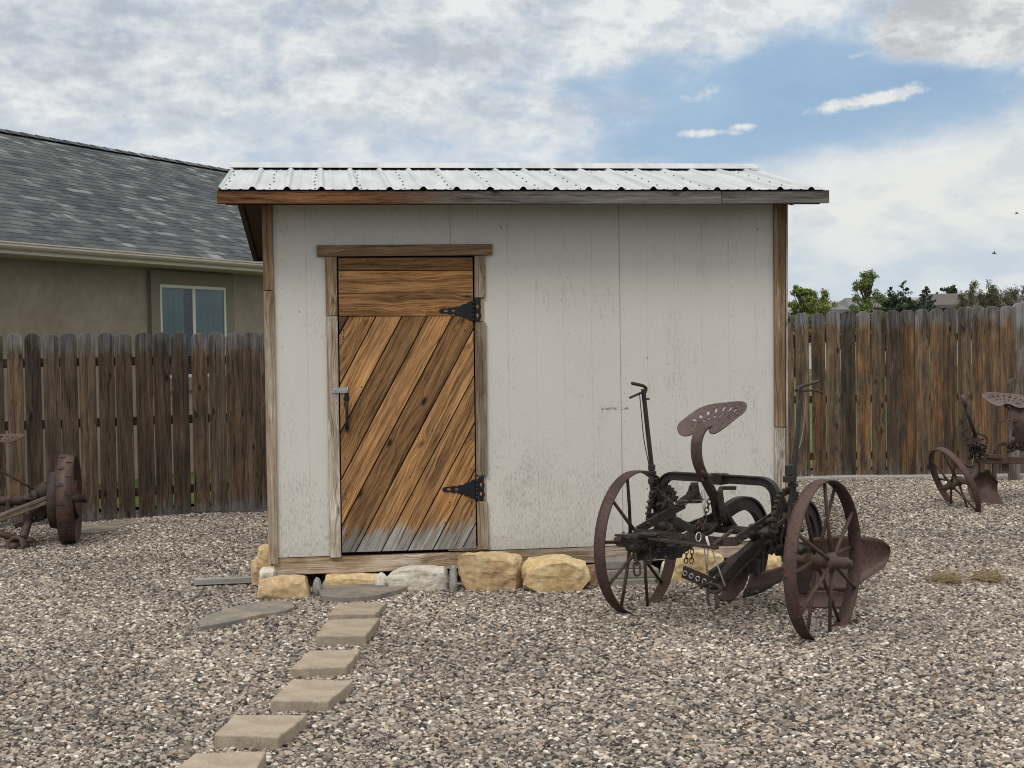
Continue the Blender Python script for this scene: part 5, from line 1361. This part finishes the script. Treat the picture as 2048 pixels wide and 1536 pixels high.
m = MB()
m.bar(q(1233, 1070, b=bfv), q(1322, 1074, b=bfv), .012, .045, Zv); m.bar(q(1300, 1076, b=bfv-.01), q(1434, 1096, b=bfv-.01), .014, .048, Zv)
m.bar(q(1281, 1067, b=bfv), q(1318, 1069, b=bfv), .012, .075, Zv)
for x, y in ((1247, 1069), (1268, 1070), (1341, 1081), (1355, 1083), (1425, 1093)): bolt(m, q(x, y-1, b=bfv-.01)+Zv*.004, Zv, .010, .008)
m.build('draught_bar', RUST_DARK, plough, bevel=.002)
m = MB(); m.tube(fit([q(1428, 1098, b=bfv), q(1430, 1088, b=bfv), q(1440, 1080, b=bfv+.06), q(1464, 1061, b=bfv+.28)], 5), .012, 8); m.build('hook_rod', RUST_DARK, plough)
m = MB()
rr = random.Random(5)
for k in range(16):
    p = q(1262+k*4.2, 1086+rr.uniform(-8, 9), b=-.44+rr.uniform(-.05, .05))
    s = rr.uniform(.013, .026); m.lathe([(s, -s), (s*1.2, -s*.3), (s*1.2, s*.5), (s*.5, s), (0, s*1.2)], p, Vector((rr.uniform(-1, 1), -1, rr.uniform(-.6, .6))), 9)
m.bar(q(1246, 1082, b=-.45), q(1345, 1080, b=-.45), .045, .035, Zv); m.bar(q(1243, 1078, b=-.48), q(1282, 1100, b=-.45), .05, .03, Zv)
m.bar(q(1301, 1094, b=-.5), q(1301.5, 1130, b=-.5), .012, .014, X)
m.build('hitch_casting', GREASE, plough, bevel=.003)
# chains and wire
m = MB(); chain(m, [q(1318, 980, b=-.06), q(1334, 998, b=-.08), q(1347, 1010, b=-.10), q(1360, 1013, b=-.10), q(1374, 1005, b=-.09), q(1385, 990, b=-.08), q(1396, 978, b=-.06)], .036, .0036, .0105)
m.build('chain', RUST_DARK, plough)
m = MB(); chain(m, [q(1421, 990, b=-.08), q(1417, 1010, b=-.09), q(1411, 1028, b=-.10), q(1408, 1048, b=-.12)], .036, .0036, .0105)
rr = random.Random(9)
for k in range(9):
    p = q(1402+rr.uniform(-9, 12), 1048+rr.uniform(-8, 12), b=-.13+rr.uniform(-.02, .02)); chain(m, [p, p+Vector((rr.uniform(-.04, .04), rr.uniform(-.03, .03), rr.uniform(-.05, .0)))*1.2], .036, .0036, .0105)
m.build('chain', RUST_MID, plough)
m = MB()
for x in (1372, 1383): chain(m, [q(x, 1090, b=-.25), q(x+1, 1108, b=-.25), q(x-.5, 1126, b=-.25)], .036, .0036, .0105)
m.build('chain', RUST_MID, plough)
m = MB()
for k in range(5):
    x0 = 1404+k*3.0; m.tube(fit([q(x0, 979, b=-.07), q(x0-2+rr.uniform(-2, 2), 995, b=-.08), q(1405+k*1.5, 1014, b=-.09), q(1408+rr.uniform(-1, 1), 1027, b=-.1)], 5), .0016, 4)
for k in range(3): m.tube(fit([q(1422+rr.uniform(-5, 5), 950+rr.uniform(-5, 3), b=-.05) for _ in range(5)], 5, True), .0014, 4, closed=True)
m.build('wire', WIRE, plough)
m = MB()
for a_, b_ in (((1408, 1092), (1414, 1147)), ((1416, 1094), (1415, 1148)), ((1424, 1099), (1450, 1172))):
    m.tube([q(*a_, b=bfv+.02), q(*b_, b=fR.y-.02)], .0042, 6)
m.tube(fit([q(1413, 1074, b=bfv-.02), q(1415, 1082, b=bfv-.035), q(1418, 1091, b=bfv-.03)], 4), .0075, 7)
m.tube(arc(q(1397, 1074, b=bfv+.0), Yv, Zv, .026, 0, 2*pi, 14)[:-1], .0028, 6, closed=True)
m.build('twine', TWINE, plough)
# mouldboards, shares, landsides
m = MB()
coons(m, [(.124, .55, .015), (.28, .64, .010), (.43, .744, .015)], [(.13, .585, .11), (.29, .69, .115), (.45, .79, .11)], bulge=(0, .01, 0)); m.build('share', RUST_PLATE, plough)
m = MB()
coons(m, [(.135, .587, .115), (.29, .692, .12), (.43, .775, .115), (.50, .84, .18), (.59, .94, .265)], [(.185, .63, .44), (.34, .745, .462), (.48, .865, .455), (.565, .94, .435), (.61, .975, .385)], 26, 12, bulge=(-.01, .045, 0)); mb = m.build('mouldboard', RUST_PLATE, plough)
m = MB(); m.box((.10, .58, .02), (.115, 1.12, .13)); m.hexa([(.12, .60, .10), (.22, .60, .10), (.22, .72, .10), (.12, .72, .10), (.16, .62, .42), (.22, .62, .42), (.22, .72, .42), (.16, .72, .42)]); m.build('landside', RUST_DARK, plough, bevel=.004)
# left bottom
f3 = lambda x, y, b_: q(x, y, b=b_)
m = MB()
PB = .53
coons(m, [q(1435, 1196, b=PB-.04), q(1449, 1205, b=PB-.03), q(1467, 1199, b=PB), q(1487, 1178, b=PB+.03)], [q(1451, 1165, b=PB), q(1466, 1150, b=PB+.01), q(1482, 1138, b=PB+.03), q(1497, 1130, b=PB+.06)], 16, 10, bulge=(0, .03, 0)); m.build('mouldboard', RUST_RIM, plough)
m = MB()
u0 = [q(1499, 1149, a=-.12), q(1530, 1142, a=-.10), q(1567, 1131, a=-.08)]; d0 = [q(1487, 1183, a=-.12), q(1520, 1176, a=-.10), q(1556, 1165, a=-.08), q(1569, 1146, a=-.08)]
coons(m, d0, u0, 12, 6, bulge=(0, .015, 0), th=.01); m.build('landside', RUST_PLATE, plough)
m = MB(); coons(m, [q(1484, 1197, a=-.11), q(1512, 1189, a=-.1), q(1542, 1175, a=-.085)], [q(1487, 1182, a=-.118), q(1520, 1174, a=-.1), q(1550, 1164, a=-.085)], 10, 3, th=.012); m.build('runner', LICHEN, plough)
m = MB()
m.bar(q(1508, 1095, a=-.12), q(1508, 1148, a=-.12), .075, .05, X); m.bar(q(1524, 1098, a=-.10), q(1522, 1142, a=-.10), .03, .03, X)
m.bar(q(1450, 1160, a=-.16), q(1505, 1108, a=-.12), .03, .022, X); m.bar(q(1420, 1149, a=-.02), q(1497, 1098, a=.0), .028, .04, X); m.bar(q(1436, 1168, a=.02), q(1505, 1110, a=.05), .02, .03, X)
m.bar(q(1500, 1098, a=.02), q(1548, 1094, a=.12), .05, .04, Zv); m.bar(q(1540, 1086, a=.2), q(1578, 1110, a=.4), .045, .045, Zv)
for x, y in ((1518, 1094), (1534, 1090), (1548, 1082), (1540, 1100), (1556, 1098), (1502, 1122), (1520, 1110), (1560, 1072), (1552, 1062)):
    p = q(x, y, a=.15); m.lathe([(.022, -.02), (.026, -.008), (.026, .01), (.014, .018), (.014, .034), (0, .036)], p, Vector((.1, -1, .1)), 9, smooth=False)
m.tube([q(1520, 1073, a=.25), q(1560, 1066, a=.33)], .028, 12); m.tube([q(1526, 1046, a=.34), q(1548, 1038, a=.42)], .018, 10)
m.build('standard', GREASE, plough, bevel=.003)

# ------------------------------------------------------------------ plough at the right edge
BF = Frame((4.35, 12.9, 0), 0.0)
gz2 = gz(4.1, 12.8)
plough2 = tag(empty('riding_plough', BF.o, 0), 'rusty iron plough with a tilted spoked wheel, cut by the photo\'s right edge', 'plough')
q2 = lambda x, y, b=0.0: BF.px(x, y, b=b)
wheel(plough2, q2(1909, 966, -.1), (-.897, -.149, -.408), .36, .06, 8, hub_r=.045, hub_l=.16, spr=.010, rivets=False, capl=.05)
m = MB(); m.tube(fit([q2(1915, 966, -.05), q2(1935, 958, .05), q2(1950, 948, .12), q2(1953, 925, .15)], 5), .028, 10); m.tube([q2(1953, 940, .15), q2(1956, 882, .15)], .030, 10)
m.bar(q2(1963, 918, .15), q2(1963, 945, .15), .05, .05, X); m.bar(q2(1988, 922, .15), q2(1989, 955, .15), .035, .035, X); m.bar(q2(2010, 922, .2), q2(2011, 941, .2), .06, .04, X)
m.bar(q2(1960, 921, .15), q2(2100, 921, .15), .06, .05, Zv); m.bar(q2(1975, 912, .12), q2(2003, 914, .12), .04, .04, Zv)
m.path([q2(1992, 916, .2), q2(1991, 900, .2), q2(1996, 889, .2), q2(2006, 887, .2), q2(2022, 891, .2), q2(2050, 900, .2)], .05, .035, Yv)
m.build('frame', RUST_MID, plough2, bevel=.004)
rr = random.Random(44); m = MB()
for k in range(18):
    p = q2(1945+rr.uniform(-6, 26), 895+rr.uniform(-16, 22), .1+rr.uniform(-.05, .1)); s = rr.uniform(.018, .035)
    m.lathe([(s*.8, -s*1.5), (s*.8, -s*.6), (s*1.05, -s*.6), (s*1.05, s*.3), (s*.5, s*.3), (s*.5, s*1.5), (0, s*1.5)], p, Vector((rr.uniform(-1, 1), -1, rr.uniform(-1, 1))), 6, smooth=False)
    if k % 3 == 0: m.tube(fit([p, p+Vector((rr.uniform(-.08, .08), 0, .08)), p+Vector((rr.uniform(-.1, .1), 0, .13))], 4), .010, 6)
for k in range(6):
    p = q2(2022+rr.uniform(-8, 12), 880+rr.uniform(-18, 24), .1); s = rr.uniform(.02, .035); m.lathe([(s*.8, -s*1.5), (s*.8, -s*.6), (s*1.05, -s*.6), (s*1.05, s*.3), (s*.5, s*.3), (s*.5, s*1.5), (0, s*1.5)], p, Vector((rr.uniform(-1, 1), -1, .3)), 6, smooth=False)
m.build('casting', RUST_DARK, plough2)
m = MB(); m.tube([q2(1927, 796, .1), q2(1951, 872, .12)], .016, 8); m.bar(q2(1930, 812, .12), q2(1953, 880, .14), .02, .045, X); lv = m.build('lever', RUST_DARK, plough2)
m = MB(); m.tube([q2(1924, 790, .1), q2(1931, 812, .1)], .02, 8); m.build('grip', RUST_SEAT, lv)
m = MB(); coons(m, [q2(1951, 1013, .10), q2(1975, 1018, .05), q2(1996, 1020, .0), q2(2016, 1017, -.06)], [q2(1938, 951, .22), q2(1955, 943, .24), q2(1978, 941, .22), q2(1997, 963, .12)], 14, 10, bulge=(0, .12, 0), th=.012); m.build('mouldboard', RUST_PLATE, plough2)
m = MB(); coons(m, [q2(1906, 948, .5), q2(1925, 949, .5), q2(1944, 946, .45)], [q2(1915, 929, .55), q2(1928, 927, .55), q2(1944, 934, .5)], 10, 5, bulge=(0, .05, 0), th=.012); m.build('share', RUST_PLATE, plough2)
ss = q2(2018, 813, .1)
m = MB(); m.path(fit([q2(2014, 817, .12), q2(2020, 811, .10), q2(2030, 812, .04), q2(2037, 825, .0), q2(2040, 850, -.02), q2(2043, 878, .02), q2(2046, 900, .1)], 6), .12, .014, Vector((.8, -.6, 0))); m.build('seat_spring', RUST_SEAT, plough2)
fw = Vector((-.15, -1, -.12)).normalized(); rg = Vector((-1, .15, .10)); rg = (rg-fw*rg.dot(fw)).normalized(); uv_ = rg.cross(fw); sc_ = q2(2012, 800, .1)
pan_seat(plough2, Matrix(((rg.x, fw.x, uv_.x, sc_.x), (rg.y, fw.y, uv_.y, sc_.y), (rg.z, fw.z, uv_.z, sc_.z-.03), (0, 0, 0, 1))), wid=.225)
m = MB(); m.bar(q2(1997, 843, .0), q2(2060, 839, .0), .05, .02, Yv); m.bar(q2(2036, 842, .02), q2(2026, 872, .08), .03, .02, Yv); m.build('foot_rest', RUST_RIM, plough2)
m = MB(); m.tube([q2(2056, 912, .2), q2(2120, 990, .0)], .03, 8); m.tube([q2(2110, 930, .2), q2(2112, 1015, .1)], .04, 8); m.build('strut', RUST_DARK, plough2)
wheel(plough2, q2(2125, 940, .6), (1, -.5, 0), .42, .08, 10)

# ------------------------------------------------------------------ mower at the left edge
_c = at(139, 1006, 12.05)
KF = Frame((_c.x, _c.y, 0), rad(11))
mower = tag(empty('horse_mower', KF.o, KF.rz), 'rusty horse-drawn iron mower with a lugged wheel, cut by the photo\'s left edge', 'mower')
q3 = lambda x, y, b=0.0: KF.px(x, y, b=b)
RW = .392; cz = RW+gz(_c.x, _c.y)-.005; c = Vector((0, 0, cz))
m = MB(); h = .066
m.lathe([(RW-.014, -h), (RW, -h), (RW, h), (RW-.014, h)], c, X, 72, closed=True)
wm_ = m.build('wheel', RUST_PLATE, mower)
m = MB(); nl = 30
for i in range(nl):
    a = 2*pi*i/nl; d = Yv*math.cos(a)+Zv*math.sin(a); s = -1 if i % 2 else 1
    m.bar(c+d*RW+X*(s*h*.5-.026), c+d*RW+X*(s*h*.5+.026), .014, .026, d)
m.build('lug', RUST_DARK, wm_)
m = MB(); m.lathe([(0, -.06), (.05, -.06), (.05, .0), (.038, .03), (.034, .13), (.045, .13), (.045, .15), (0, .155)], c, X, 18); m.build('hub', RUST_MID, wm_)
for i in range(7):
    a = 2*pi*i/7+.35; d = Yv*math.cos(a)+Zv*math.sin(a); m = MB(); m.path([c+d*.04+X*.0, c+d*(RW-.012)+X*.02], [.06, .04], .018, X); m.build('spoke', RUST_PLATE, wm_)
m = MB(); m.lathe([(0, -.165), (.22, -.165), (.245, -.155), (.25, -.10), (.245, -.075), (0, -.07)], c-Zv*.005, X, 40); m.build('gear_drum', RUST_DARK, mower)
wheel(mower, c-X*1.38, -X, RW, .13, 7, rivets=False)
m = MB(); m.tube([c-X*.1, c-X*1.3], .042, 14)
for t in (.35, .5): m.lathe([(.042, -.03), (.06, -.025), (.06, .025), (.042, .03)], c-X*t, X, 14)
m.build('axle', RUST_MID, mower)
m = MB()
p0 = q3(88, 985, .0); m.lathe([(0, -.06), (.075, -.06), (.085, -.03), (.085, .05), (.06, .07), (0, .07)], p0, Vector((.75, .2, .55)), 18); m.lathe([(0, -.03), (.06, -.03), (.065, .02), (0, .03)], q3(72, 993, -.05), Vector((1, 0, .2)), 14)
m.tube([q3(44, 999, -.08), q3(76, 998, -.08)], .016, 8); m.bar(q3(16, 998, -.1), q3(17, 1022, -.1), .03, .03, X); m.bar(q3(70, 1032, -.05), q3(96, 1010, .0), .10, .10, Zv); m.bar(q3(30, 1052, .05), q3(95, 1032, .0), .04, .05, Zv)
m.build('gearbox', RUST_DARK, mower, bevel=.006)
m = MB()
for o, tn in ((-.017, .55), (.017, .65)):
    a_, b_ = q3(-70, 1062, -.22), q3(102, 997, -.16); up = Vector((0, 0, 1)); d = (b_-a_).normalized(); n_ = d.cross(Vector((0, 1, 0))).normalized()
    L = (b_-a_).length
    m.prism([(0, -.016), (L, -.016), (L, .016), (0, .016)], lambda u, v, t, o=o: a_+d*u+n_*(v-o*1.1)+Vector((0, .045*t, 0)), 0, 1, grain=(1, 0), tint=(tn*.75, 0, .35))
m.build('tongue', W_TRIM, mower, bevel=.004)
m = MB(); m.tube([q3(-60, 903, -.05), q3(0, 940, -.05), q3(94, 994, .0)], .011, 8); m.build('brace_rod', RUST_MID, mower)
m = MB(); m.tube(fit([q3(58, 1030, -.05), q3(54, 1050, -.1), q3(46, 1076, -.16)], 5), .038, 10); m.tube([q3(-60, 1050, -.2), q3(0, 1067, -.2), q3(40, 1080, -.18)], .030, 10)
m.lathe([(.055, -.06), (.078, -.06), (.085, -.02), (.085, .06), (.055, .06)], q3(36, 1093, -.2), Vector((-.35, -.85, .3)), 20, closed=True)
m.lathe([(0, -.05), (.04, -.05), (.045, .03), (.03, .05), (.03, .08), (0, .08)], q3(33, 1095, -.2), Vector((-.35, -.85, .3)), 14)
m.path(fit([q3(52, 1080, -.18), q3(64, 1081, -.15), q3(68, 1088, -.15), q3(63, 1104, -.2), q3(52, 1112, -.24), q3(40, 1112, -.27)], 5), .05, .022, Vector((0, .8, .6)))
m.tube([q3(-60, 1112, -.3), q3(0, 1114, -.3), q3(38, 1115, -.28), q3(46, 1116, -.27)], [.025, .025, .03, .022], 10)
m.build('cutter_shoe', RUST_MID, mower)
fw = Vector((.0, -1, .075)).normalized(); rg = Vector((1, 0, .0)); sc_ = q3(-3, 884, -.1)
rg = -rg
pan_seat(mower, Matrix(((rg.x, fw.x, rg.cross(fw).x, sc_.x), (rg.y, fw.y, rg.cross(fw).y, sc_.y), (rg.z, fw.z, rg.cross(fw).z, sc_.z), (0, 0, 0, 1))), wid=.22, mat=RUST_MID)
m = MB(); m.path(fit([q3(-4, 886, -.1), q3(-20, 888, -.1), q3(-34, 910, -.05), q3(-34, 960, .0), q3(-20, 1005, .0)], 6), .06, .012, Yv); m.build('seat_spring', RUST_MID, mower)
